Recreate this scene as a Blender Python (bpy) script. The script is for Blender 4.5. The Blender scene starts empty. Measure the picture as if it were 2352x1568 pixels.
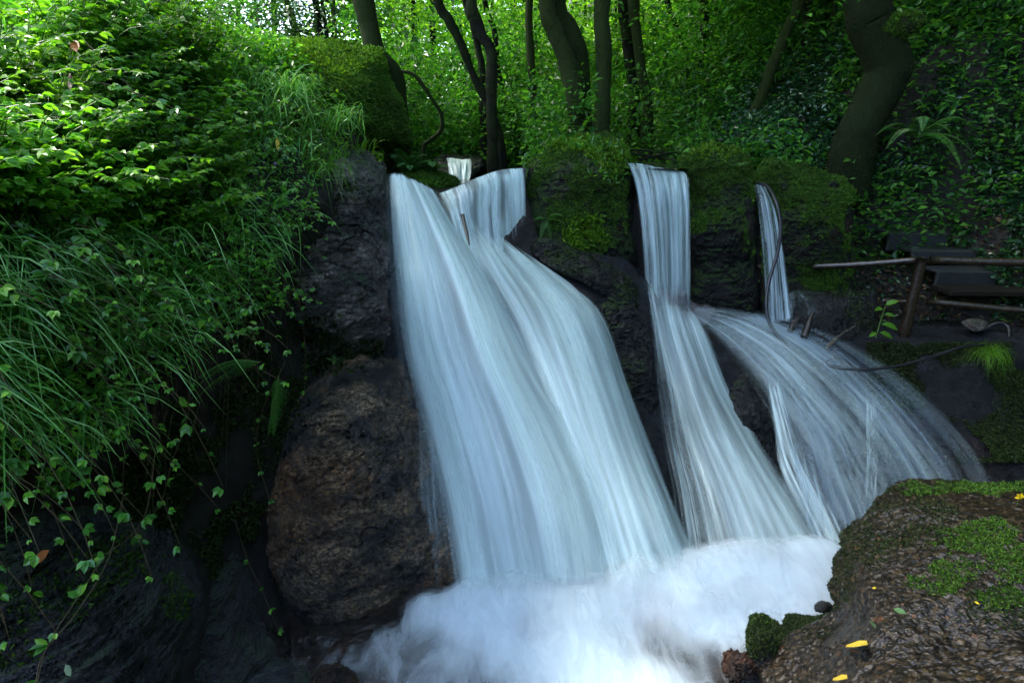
import bpy, math, random
import numpy as np
from math import radians, sin, cos, tan, pi
sc = bpy.context.scene
# ------------------------------------------------------------------ camera
H = 2.6; PITCH = radians(19.0); FPX = 1307.0
cam = bpy.data.cameras.new('camera'); cam.lens = 20.0; cam.sensor_width = 36.0
cam.clip_start = 0.05; cam.clip_end = 500
co = bpy.data.objects.new('camera', cam); sc.collection.objects.link(co)
co.location = (0, 0, H); co.rotation_euler = (radians(90) - PITCH, 0, 0)
sc.camera = co
# ------------------------------------------------------------------ sky, sun, exposure
SUN_EL = radians(54); SUN_AZ = radians(-72)      # azimuth measured from +Y towards +X
w = bpy.data.worlds.new('World'); sc.world = w; w.use_nodes = True
nt = w.node_tree; bg = nt.nodes['Background']
sky = nt.nodes.new('ShaderNodeTexSky'); sky.sky_type = 'NISHITA'; sky.sun_disc = False
sky.sun_elevation = SUN_EL; sky.sun_rotation = SUN_AZ; sky.air_density = 1.0; sky.dust_density = 2.0
nt.links.new(sky.outputs[0], bg.inputs[0]); bg.inputs[1].default_value = 0.15
sl = bpy.data.lights.new('sun', 'SUN'); sl.energy = 2.6; sl.angle = radians(11); sl.color = (1, 0.96, 0.88)
so = bpy.data.objects.new('sun', sl); sc.collection.objects.link(so)
so.rotation_euler = (radians(90) - SUN_EL, 0, -SUN_AZ + pi)
so.location = (0, 0, 30)
sc.view_settings.view_transform = 'Standard'; sc.view_settings.look = 'None'
sc.view_settings.gamma = 1; sc.view_settings.exposure = 2.85
sc.cycles.transparent_max_bounces = 40; sc.cycles.max_bounces = 7
sc.cycles.diffuse_bounces = 3; sc.cycles.glossy_bounces = 2; sc.cycles.transmission_bounces = 4
sc.cycles.sample_clamp_indirect = 4.0; sc.cycles.caustics_reflective = False; sc.cycles.caustics_refractive = False
rng = np.random.default_rng(7); random.seed(7)

# ------------------------------------------------------------------ maths helpers
CA, SA = cos(PITCH), sin(PITCH)
def P(px, py, Y):
    """point seen at photo position (px, py) of the 2352x1568 view, Y metres ahead"""
    px = np.asarray(px, float); py = np.asarray(py, float); Y = np.asarray(Y, float)
    u = (px - 1176) / FPX; v = (784 - py) / FPX
    dy = CA + v * SA; dz = -SA + v * CA; t = Y / dy
    return np.stack([u * t, Y + 0 * u, H + dz * t], -1)
def proj(p):
    x, y, z = p[..., 0], p[..., 1], p[..., 2] - H
    d = np.maximum(y * CA - z * SA, 1e-3); up = y * SA + z * CA
    return 1176 + FPX * x / d, 784 - FPX * up / d
def _h(i, j, k):
    n = (i * 73856093) ^ (j * 19349663) ^ (k * 83492791)
    n = (n ^ (n >> 13)) * 1274126177; n = n ^ (n >> 16)
    return (n & 0xffff) / 32767.5 - 1.0
def vn(p):
    f = np.floor(p).astype(np.int64); t = p - f; t = t * t * (3 - 2 * t)
    r = 0
    for a in (0, 1):
        wa = t[..., 0] if a else 1 - t[..., 0]
        for b in (0, 1):
            wb = t[..., 1] if b else 1 - t[..., 1]
            for c in (0, 1):
                wc = t[..., 2] if c else 1 - t[..., 2]
                r = r + wa * wb * wc * _h(f[..., 0] + a, f[..., 1] + b, f[..., 2] + c)
    return r
def fbm(p, s=1.0, o=4, g=0.5, seed=0):
    p = np.asarray(p, float) * s + seed * 17.31; r = 0; a = 1
    for i in range(o):
        r = r + a * vn(p); p = p * 2.03 + 5.1; a *= g
    return r
def ridged(p, s=1.0, o=4, g=0.5, seed=0):
    p = np.asarray(p, float) * s + seed * 11.7; r = 0; a = 1
    for i in range(o):
        r = r + a * (1 - 2 * np.abs(vn(p))); p = p * 2.1 + 3.3; a *= g
    return r
def tps(c):
    """thin plate spline through (px, py, value) controls"""
    c = np.array(c, float); X = c[:, :2] / 1000; n = len(c)
    d = np.linalg.norm(X[:, None] - X[None], axis=2)
    K = d * d * np.log(d + 1e-9); A = np.zeros((n + 3, n + 3))
    A[:n, :n] = K + np.eye(n) * 1e-4; A[:n, n] = 1; A[:n, n + 1:] = X; A[n, :n] = 1; A[n + 1:, :n] = X.T
    b = np.zeros(n + 3); b[:n] = c[:, 2]; s = np.linalg.solve(A, b)
    def f(px, py):
        q = np.stack([np.asarray(px, float), np.asarray(py, float)], -1) / 1000; sh = q.shape[:-1]; q = q.reshape(-1, 2)
        d = np.linalg.norm(q[:, None] - X[None], axis=2)
        r = (d * d * np.log(d + 1e-9)) @ s[:n] + s[n] + q @ s[n + 1:]
        return r.reshape(sh)
    return f
def catmull(pts, n):
    """smooth resample of a polyline of k-vectors to n points"""
    pts = np.asarray(pts, float)
    if len(pts) == 2: return pts[0] + (pts[1] - pts[0]) * np.linspace(0, 1, n).reshape((-1,) + (1,) * (pts.ndim - 1))
    q = np.concatenate([(2 * pts[0] - pts[1])[None], pts, (2 * pts[-1] - pts[-2])[None]])
    t = np.linspace(0, len(pts) - 1 - 1e-6, n); i = t.astype(int); f = (t - i).reshape((-1,) + (1,) * (pts.ndim - 1))
    a, b, c, d = q[i], q[i + 1], q[i + 2], q[i + 3]
    return 0.5 * (2 * b + (c - a) * f + (2 * a - 5 * b + 4 * c - d) * f ** 2 + (3 * b - a - 3 * c + d) * f ** 3)
def norm(v): return v / np.maximum(np.linalg.norm(v, axis=-1, keepdims=True), 1e-9)
def rdir(n): return norm(rng.normal(size=(n, 3)))

# ------------------------------------------------------------------ object helpers
def tag(o, label=None, cat=None, group=None, kind=None):
    if label: o['label'] = label
    if cat: o['category'] = cat
    if group: o['group'] = group
    if kind: o['kind'] = kind
    return o
def thing(name, label, cat, loc, group=None):
    o = bpy.data.objects.new(name, None); sc.collection.objects.link(o)
    o.location = [float(x) for x in loc]; o.empty_display_size = 0.1
    return tag(o, label, cat, group)
def mk(name, V, F, mat, parent=None, smooth=True, uv=None, mask=None, mats=None, mi=None):
    V = np.asarray(V, float).reshape(-1, 3)
    if parent is not None:
        base = np.zeros(3); q = parent
        while q is not None: base += np.array(q.location); q = q.parent
    else: base = np.array([V[:, 0].mean(), V[:, 1].mean(), V[:, 2].min()])
    L = V - base
    me = bpy.data.meshes.new(name)
    if isinstance(F, np.ndarray):
        me.vertices.add(len(L)); me.vertices.foreach_set('co', L.astype(np.float32).ravel())
        k = F.shape[1]; me.loops.add(F.size); me.loops.foreach_set('vertex_index', F.astype(np.int32).ravel())
        me.polygons.add(len(F)); me.polygons.foreach_set('loop_start', np.arange(0, F.size, k, dtype=np.int32))
        me.update(calc_edges=True)
    else: me.from_pydata(L.tolist(), [], F)
    me.polygons.foreach_set('use_smooth', [smooth] * len(me.polygons))
    if uv is not None:
        lay = me.uv_layers.new(name='UVMap'); li = np.empty(len(me.loops), np.int32); me.loops.foreach_get('vertex_index', li)
        lay.data.foreach_set('uv', np.asarray(uv, np.float32).reshape(-1, 2)[li].ravel())
    if mask is not None:
        a = me.attributes.new('mask', 'FLOAT', 'POINT'); a.data.foreach_set('value', np.asarray(mask, np.float32).ravel())
    for m in (mats or [mat]): me.materials.append(m)
    if mi is not None: me.polygons.foreach_set('material_index', np.asarray(mi, np.int32))
    me.update()
    o = bpy.data.objects.new(name, me); sc.collection.objects.link(o)
    if parent is not None:
        o.parent = parent
    else: o.location = base.tolist()
    return o
def gridF(nu, nv, wrap=False):
    i, j = np.meshgrid(np.arange(nu - 1), np.arange(nv - 1 if not wrap else nv), indexing='ij')
    j2 = (j + 1) % nv
    return np.stack([i * nv + j, (i + 1) * nv + j, (i + 1) * nv + j2, i * nv + j2], -1).reshape(-1, 4)
class Acc:
    def __init__(s): s.V = []; s.F = []; s.n = 0; s.M = []
    def add(s, V, F, m=0):
        V = np.asarray(V, float).reshape(-1, 3); s.V.append(V); s.F.append(np.asarray(F) + s.n); s.n += len(V); s.M.append(np.full(len(F), m))
    def get(s): return np.vstack(s.V), np.vstack(s.F)
    def build(s, name, mat, parent=None, **k):
        V, F = s.get()
        if 'mats' in k: k['mi'] = np.concatenate(s.M)
        return mk(name, V, F, mat, parent, **k)
def tube(pts, rad, n=8, k=None, seed=0, lump=0.0, cap=True):
    """tapered tube along points; quads"""
    pts = np.asarray(pts, float); rad = np.asarray(rad, float) * np.ones(len(pts))
    if k: a = catmull(np.hstack([pts, rad[:, None]]), k); pts, rad = a[:, :3], np.maximum(a[:, 3], 0.0005)
    T = norm(np.gradient(pts, axis=0)); ref = np.array([0.13, 0.97, 0.2]) if abs(T[0, 2]) > .6 else np.array([0.1, 0.05, 1.0])
    S = norm(np.cross(T, ref)); B = np.cross(T, S)
    th = np.linspace(0, 2 * pi, n, endpoint=False)
    V = pts[:, None] + rad[:, None, None] * (np.cos(th)[None, :, None] * S[:, None] + np.sin(th)[None, :, None] * B[:, None])
    if lump:
        d = fbm(V, 2.2 / max(rad.max() * 6, .2), 3, .55, seed) * lump
        V = V + d[..., None] * norm(V - pts[:, None]) * rad[:, None, None]
    F = gridF(len(pts), n, True)
    V = V.reshape(-1, 3)
    if cap:
        m = len(V); V = np.vstack([V, pts[0], pts[-1]])
        c = [(m, (i + 1) % n, i, i) for i in range(n)]; o = (len(pts) - 1) * n
        c2 = [(m + 1, o + i, o + (i + 1) % n, o + (i + 1) % n) for i in range(n)]
        F = [list(f) for f in F] + [list(dict.fromkeys(f)) for f in c + c2]
    return V, F
def box(c, s, ax=0.0, bev=0.0):
    c = np.array(c, float); h = np.array(s, float) / 2
    V = np.array([[x, y, z] for x in (-1, 1) for y in (-1, 1) for z in (-1, 1)], float) * h
    r = np.array([[cos(ax), -sin(ax), 0], [sin(ax), cos(ax), 0], [0, 0, 1]])
    return V @ r.T + c, np.array([[0, 1, 3, 2], [4, 6, 7, 5], [0, 4, 5, 1], [2, 3, 7, 6], [0, 2, 6, 4], [1, 5, 7, 3]])

# ------------------------------------------------------------------ materials
def newmat(name):
    m = bpy.data.materials.new(name); m.use_nodes = True; t = m.node_tree; t.nodes.clear()
    out = t.nodes.new('ShaderNodeOutputMaterial')
    def N(ty, props=None, **inp):
        n = t.nodes.new('ShaderNode' + ty)
        for k, v in (props or {}).items(): setattr(n, k, v)
        for k, v in inp.items():
            key = int(k[1:]) if k[0] == 'i' and k[1:].isdigit() else k.replace('_', ' ')
            s = n.inputs[key]
            if isinstance(v, bpy.types.NodeSocket): t.links.new(v, s)
            else: s.default_value = v
        return n
    return m, t, N, out
def ramp(N, fac, stops):
    n = N('ValToRGB', Fac=fac); e = n.color_ramp.elements
    while len(e) < len(stops): e.new(0.5)
    for x, (p, c) in zip(e, stops):
        x.position = p; x.color = (*c, 1) if len(c) == 3 else c
    return n.outputs[0]
def g3(v): return (v, v, v)
def noise_(N, vec, scale, detail=5, rough=.6, dist=0.0):
    return N('TexNoise', Vector=vec, Scale=scale, Detail=detail, Roughness=rough, Distortion=dist).outputs[0]
def rock_mat(name, c1, c2, rust=(0.16, 0.06, 0.02), rust_amt=0.35, rough=.3, bump=.6, scale=1.0, moss=0.0, wetspec=.4, crack=1.0, stretch=(1, 1, 2.2)):
    m, t, N, out = newmat(name)
    tc = N('TexCoord').outputs['Object']
    mp = N('Mapping', Vector=tc, Scale=stretch, Rotation=(0.3, 0.35, 0)).outputs[0]
    a = noise_(N, mp, 2.2 * scale, 8, .62); b = noise_(N, tc, 1.1 * scale, 3, .5); f = noise_(N, mp, 26 * scale, 6, .7)
    col = ramp(N, a, [(0.40, c1), (0.52, tuple((x + y) * .4 for x, y in zip(c1, c2))), (0.64, c2)])
    rf = ramp(N, b, [(0.60 - rust_amt * .25, g3(0)), (0.72 - rust_amt * .2, g3(1))])
    rm = N('Math', {'operation': 'MULTIPLY'}, i0=rf, i1=rust_amt * 1.6).outputs[0]
    col = N('Mix', {'data_type': 'RGBA'}, Factor=rm, A=col, B=(*rust, 1)).outputs[2]
    fs = ramp(N, f, [(0.40, g3(.2)), (0.5, g3(.9)), (0.60, g3(2.0))])
    col = N('Mix', {'data_type': 'RGBA', 'blend_type': 'MULTIPLY'}, Factor=1.0, A=col, B=fs).outputs[2]
    vo = N('TexVoronoi', {'feature': 'DISTANCE_TO_EDGE'}, Vector=N('Mix', {'data_type': 'RGBA'}, Factor=.12, A=mp, B=N('TexNoise', Vector=tc, Scale=3).outputs[1]).outputs[2], Scale=1.3 * scale).outputs[0]
    cr = ramp(N, vo, [(0.0, g3(0)), (0.03, g3(1))])
    hsum = N('Math', {'operation': 'MULTIPLY_ADD'}, i0=f, i1=.55, i2=a).outputs[0]
    hsum = N('Math', {'operation': 'MULTIPLY_ADD'}, i0=noise_(N, mp, 80 * scale, 4, .65), i1=.32, i2=hsum).outputs[0]
    hsum = N('Math', {'operation': 'MULTIPLY_ADD'}, i0=cr, i1=.10 * crack, i2=hsum).outputs[0]
    rr = ramp(N, noise_(N, tc, 4.1, 5, .7), [(0.40, g3(rough * .7)), (0.60, g3(min(1, rough * 3.2)))])
    if moss > 0:
        nz = N('SeparateXYZ', Vector=N('NewGeometry').outputs['Normal']).outputs[2]
        q = N('Math', {'operation': 'MULTIPLY_ADD'}, i0=nz, i1=.25, i2=noise_(N, tc, 2.6, 6, .65)).outputs[0]
        k = 0.75 - moss * .35
        mf = ramp(N, q, [(k - .05, g3(0)), (k + .05, g3(1))])
        mc = ramp(N, noise_(N, tc, 60, 4, .7), [(.3, (.006, .014, .002)), (.7, (.026, .055, .006))])
        col = N('Mix', {'data_type': 'RGBA'}, Factor=mf, A=col, B=mc).outputs[2]
        rr = N('Mix', {'data_type': 'RGBA'}, Factor=mf, A=rr, B=(.9, .9, .9, 1)).outputs[2]
        hsum = N('Math', {'operation': 'MULTIPLY_ADD'}, i0=mf, i1=.3, i2=hsum).outputs[0]
    bp = N('Bump', Strength=bump, Distance=.07, Height=hsum).outputs[0]
    p = N('BsdfPrincipled', Base_Color=col, Roughness=rr, Normal=bp); p.inputs['Specular IOR Level'].default_value = wetspec
    t.links.new(p.outputs[0], out.inputs[0]); return m
def leaf_mat(name, stops, trans=.35, rough=.4, spec=.5, hue=None, tint=(1.25, 1.35, .5)):
    m, t, N, out = newmat(name)
    geo = N('NewGeometry'); col = ramp(N, geo.outputs['Random Per Island'], stops)
    tc = N('TexCoord').outputs['Object']
    v = ramp(N, noise_(N, tc, .9, 3, .6), [(.35, g3(.62)), (.65, g3(1.3))])
    col = N('Mix', {'data_type': 'RGBA', 'blend_type': 'MULTIPLY'}, Factor=1.0, A=col, B=v).outputs[2]
    p = N('BsdfPrincipled', Base_Color=col, Roughness=rough); p.inputs['Specular IOR Level'].default_value = spec
    tcol = N('Mix', {'data_type': 'RGBA', 'blend_type': 'MULTIPLY'}, Factor=1.0, A=col, B=(*tint, 1)).outputs[2]
    tr = N('BsdfTranslucent', Color=tcol)
    mx = N('MixShader', Fac=trans, i1=p.outputs[0], i2=tr.outputs[0])
    t.links.new(mx.outputs[0], out.inputs[0]); return m
def plain(name, col, rough=.5, spec=.5, nscale=12, var=.4, bump=.3, metal=0, stretch=(1, 1, 1)):
    m, t, N, out = newmat(name); tc = N('Mapping', Vector=N('TexCoord').outputs['Object'], Scale=stretch).outputs[0]
    f = noise_(N, tc, nscale, 6, .65); c = ramp(N, f, [(.3, tuple(x * (1 - var) for x in col)), (.7, tuple(x * (1 + var) for x in col))])
    bp = N('Bump', Strength=bump, Distance=.02, Height=f).outputs[0]
    p = N('BsdfPrincipled', Base_Color=c, Roughness=rough, Normal=bp, Metallic=metal); p.inputs['Specular IOR Level'].default_value = spec
    t.links.new(p.outputs[0], out.inputs[0]); return m
def bark_mat(name, bark, mossc, amt=.5):
    m, t, N, out = newmat(name); tc = N('TexCoord').outputs['Object']
    mp = N('Mapping', Vector=tc, Scale=(1, 1, .25)).outputs[0]
    f = noise_(N, mp, 38, 6, .7); c = ramp(N, f, [(.3, tuple(x * .5 for x in bark)), (.7, tuple(x * 1.4 for x in bark))])
    k = .72 - amt * .5; mf = ramp(N, noise_(N, tc, 3.5, 6, .7), [(k - .08, g3(0)), (k + .08, g3(1))])
    mc = ramp(N, noise_(N, tc, 70, 4, .7), [(.3, tuple(x * .45 for x in mossc)), (.7, tuple(x * 1.4 for x in mossc))])
    c = N('Mix', {'data_type': 'RGBA'}, Factor=mf, A=c, B=mc).outputs[2]
    h = N('Math', {'operation': 'MULTIPLY_ADD'}, i0=mf, i1=.5, i2=f).outputs[0]
    bp = N('Bump', Strength=.8, Distance=.03, Height=h).outputs[0]
    p = N('BsdfPrincipled', Base_Color=c, Roughness=.85, Normal=bp); p.inputs['Specular IOR Level'].default_value = .2
    t.links.new(p.outputs[0], out.inputs[0]); return m
def water_mat(name, A=40, B=1.2, dens=1.3, lo=.35, hi=.65, edge=.12, top=.03, bot=.03, seed=0.0, base=.0, col=(.74, .86, .93), A2=9, wob=1.0, tl=.35, dcol=None, fine=.35):
    """streaked falling water: UV u runs across the sheet and v down it"""
    m, t, N, out = newmat(name)
    uv = N('UVMap').outputs[0]; sp = N('SeparateXYZ', Vector=uv); u, v = sp.outputs[0], sp.outputs[1]
    def st(a, b, s, det):
        mp = N('Mapping', Vector=uv, Scale=(a, b, 1), Location=(s * 3.7, s * 1.3, s)).outputs[0]
        return noise_(N, mp, 1.0, det, .62)
    wn = N('TexNoise', Vector=N('Mapping', Vector=uv, Scale=(3.0, 2.2, 1), Location=(seed, 2 * seed, 0)).outputs[0], Scale=1.0, Detail=2)
    uv = N('Mix', {'data_type': 'RGBA'}, Factor=.07, A=uv, B=wn.outputs[1]).outputs[2]
    s1 = st(A, B, seed, 2); s2 = st(A2, B * .8, seed + 4.2, 3); s3 = st(A2 * .45, B * 1.6, seed + 8.8, 2)
    s = N('Math', {'operation': 'MULTIPLY_ADD'}, i0=s1, i1=fine, i2=N('Math', {'operation': 'MULTIPLY'}, i0=s2, i1=.6 - fine * .5).outputs[0]).outputs[0]
    s = N('Math', {'operation': 'MULTIPLY_ADD'}, i0=s3, i1=.4 - fine * .5, i2=s).outputs[0]
    bk = N('TexNoise', Vector=N('Mapping', Vector=uv, Scale=(4.5, 3.2, 1), Location=(seed * 2, seed, 0)).outputs[0], Scale=1.0, Detail=4).outputs[0]
    s = N('Math', {'operation': 'MULTIPLY_ADD'}, i0=N('Math', {'operation': 'SUBTRACT'}, i0=bk, i1=.5).outputs[0], i1=.32, i2=s).outputs[0]
    s = N('MapRange', {'interpolation_type': 'SMOOTHSTEP'}, Value=s, i1=lo, i2=hi, i3=base, i4=1.0).outputs[0]
    def sm(x, a, b): return N('MapRange', {'interpolation_type': 'SMOOTHSTEP'}, Value=x, i1=a, i2=b, i3=0.0, i4=1.0).outputs[0]
    wv = N('Math', {'operation': 'MULTIPLY_ADD'}, i0=N('Math', {'operation': 'SUBTRACT'}, i0=st(A * .5, B, seed + 2, 4), i1=.5).outputs[0], i1=wob, i2=0.0).outputs[0]
    def mul(*xs):
        r = xs[0]
        for x in xs[1:]: r = N('Math', {'operation': 'MULTIPLY'}, i0=r, i1=x).outputs[0]
        return r
    eu = N('Math', {'operation': 'PINGPONG'}, i0=u, i1=.5).outputs[0]
    # distance to nearest side edge: pingpong gives 0 at u=0 and u=1
    eu = N('Math', {'operation': 'MULTIPLY_ADD'}, i0=wv, i1=edge * 2.2, i2=eu).outputs[0]
    e = sm(eu, 0.0, edge)
    vt = N('Math', {'operation': 'MULTIPLY_ADD'}, i0=wv, i1=top * 2.5, i2=v).outputs[0]
    vb = N('Math', {'operation': 'SUBTRACT'}, i0=1.0, i1=N('Math', {'operation': 'MULTIPLY_ADD'}, i0=wv, i1=bot * 2.5, i2=v).outputs[0]).outputs[0]
    al = mul(s, e, sm(vt, 0.0, top + 1e-4), sm(vb, 0.0, bot + 1e-4), dens)
    al = N('Math', {'operation': 'MINIMUM'}, i0=al, i1=1.0).outputs[0]
    cc = ramp(N, s2, [(.3, tuple(x * .62 for x in col)), (.65, col)]) if dcol is None else ramp(N, s1, [(.35, dcol), (.6, col)])  # darker shading between strands is put into the water colour
    d = N('BsdfDiffuse', Color=cc); tl_ = N('BsdfTranslucent', Color=cc)
    mx = N('MixShader', Fac=tl, i1=d.outputs[0], i2=tl_.outputs[0])
    gl = N('BsdfGlossy', Color=(.8, .9, 1, 1), Roughness=.35)
    mx = N('MixShader', Fac=.06, i1=mx.outputs[0], i2=gl.outputs[0])
    tr = N('BsdfTransparent'); o2 = N('MixShader', Fac=al, i1=tr.outputs[0], i2=mx.outputs[0])
    t.links.new(o2.outputs[0], out.inputs[0]); return m
def foam_mat(name, sc_=3.0, lo=.3, hi=.6, col=(.86, .92, .96), seed=0.0, gain=1.0, stretch=(1, 1, 1)):
    m, t, N, out = newmat(name)
    mk_ = N('Attribute', {'attribute_name': 'mask'}).outputs['Fac']
    mp = N('Mapping', Vector=N('TexCoord').outputs['Object'], Scale=stretch, Location=(seed, seed, 0)).outputs[0]
    f = noise_(N, mp, sc_, 5, .55, 1.2)
    q = N('Math', {'operation': 'MULTIPLY_ADD'}, i0=mk_, i1=1.1, i2=N('Math', {'operation': 'MULTIPLY_ADD'}, i0=f, i1=.9, i2=-.55).outputs[0]).outputs[0]
    al = N('MapRange', {'interpolation_type': 'SMOOTHSTEP'}, Value=q, i1=lo, i2=hi, i3=0.0, i4=gain).outputs[0]
    gate = N('MapRange', {'interpolation_type': 'SMOOTHSTEP'}, Value=mk_, i1=0.0, i2=.25, i3=0.0, i4=1.0).outputs[0]
    al = N('Math', {'operation': 'MULTIPLY'}, i0=al, i1=gate).outputs[0]
    d = N('BsdfDiffuse', Color=(*col, 1)); tl = N('BsdfTranslucent', Color=(*col, 1))
    mx = N('MixShader', Fac=.3, i1=d.outputs[0], i2=tl.outputs[0]); tr = N('BsdfTransparent')
    o2 = N('MixShader', Fac=al, i1=tr.outputs[0], i2=mx.outputs[0]); t.links.new(o2.outputs[0], out.inputs[0]); return m
def pool_mat(name, col, alpha=.6, scale=6, bump=.25):
    m, t, N, out = newmat(name); tc = N('TexCoord').outputs['Object']
    f = noise_(N, tc, scale, 4, .55, .6)
    bp = N('Bump', Strength=bump, Distance=.05, Height=f).outputs[0]
    p = N('BsdfPrincipled', Base_Color=(*col, 1), Roughness=.12, Normal=bp, Alpha=alpha); t.links.new(p.outputs[0], out.inputs[0]); return m
def litter_mat(name):
    m, t, N, out = newmat(name); tc = N('TexCoord').outputs['Object']
    vo = N('TexVoronoi', Vector=N('Mix', {'data_type': 'RGBA'}, Factor=.25, A=tc, B=N('TexNoise', Vector=tc, Scale=6, Detail=5).outputs[1]).outputs[2], Scale=38.0); f = noise_(N, tc, 9, 8, .75)
    c = ramp(N, vo.outputs[0] if False else f, [(.3, (.003, .0025, .002)), (.55, (.010, .007, .004)), (.8, (.03, .02, .01))])
    bp = N('Bump', Strength=.8, Distance=.04, Height=N('Math', {'operation': 'MULTIPLY_ADD'}, i0=noise_(N, tc, 45, 5, .75), i1=.5, i2=f).outputs[0]).outputs[0]
    p = N('BsdfPrincipled', Base_Color=c, Roughness=.8, Normal=bp); t.links.new(p.outputs[0], out.inputs[0]); return m
def pebble_mat(name):
    """conglomerate: small rounded pebbles set in dark matrix"""
    m, t, N, out = newmat(name); tc = N('TexCoord').outputs['Object']
    wv = N('Mix', {'data_type': 'RGBA'}, Factor=.02, A=tc, B=N('TexNoise', Vector=tc, Scale=9, Detail=4).outputs[1]).outputs[2]
    v1 = N('TexVoronoi', Vector=wv, Scale=30.0, Randomness=1.0); v2 = N('TexVoronoi', Vector=wv, Scale=75.0)
    dk = ramp(N, noise_(N, tc, 7, 8, .7), [(.35, (.002, .002, .0015)), (.7, (.012, .009, .006))])
    pc = N('SeparateXYZ', Vector=v1.outputs[1]); pcol = ramp(N, pc.outputs[0], [(0, (.018, .012, .007)), (.3, (.05, .032, .013)), (.55, (.035, .03, .024)), (.75, (.11, .07, .025)), (.92, (.10, .035, .012)), (1, (.16, .16, .16))])
    pf = N('Math', {'operation': 'SUBTRACT'}, i0=ramp(N, pc.outputs[1], [(.35, g3(.08)), (1, g3(.55))]), i1=v1.outputs[0]).outputs[0]
    pf = N('MapRange', Value=pf, i1=-.02, i2=.06, i3=0.0, i4=1.0).outputs[0]
    pc2 = ramp(N, N('SeparateXYZ', Vector=v2.outputs[1]).outputs[0], [(0, (.004, .003, .002)), (.6, (.016, .011, .006)), (1, (.08, .055, .028))])
    c = N('Mix', {'data_type': 'RGBA'}, Factor=.6, A=dk, B=pc2).outputs[2]
    area = ramp(N, noise_(N, tc, 2.4, 4, .6), [(.42, g3(.03)), (.62, g3(1))])
    pf = N('Math', {'operation': 'MULTIPLY'}, i0=pf, i1=area).outputs[0]
    c = N('Mix', {'data_type': 'RGBA'}, Factor=pf, A=c, B=pcol).outputs[2]
    h = N('Math', {'operation': 'MULTIPLY_ADD'}, i0=pf, i1=.5, i2=N('Math', {'operation': 'MULTIPLY_ADD'}, i0=v2.outputs[0], i1=-.5, i2=noise_(N, tc, 18, 6, .7)).outputs[0]).outputs[0]
    bp = N('Bump', Strength=.3, Distance=.012, Height=h).outputs[0]
    p = N('BsdfPrincipled', Base_Color=c, Roughness=.38, Normal=bp); p.inputs['Specular IOR Level'].default_value = .35; t.links.new(p.outputs[0], out.inputs[0]); return m

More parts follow.
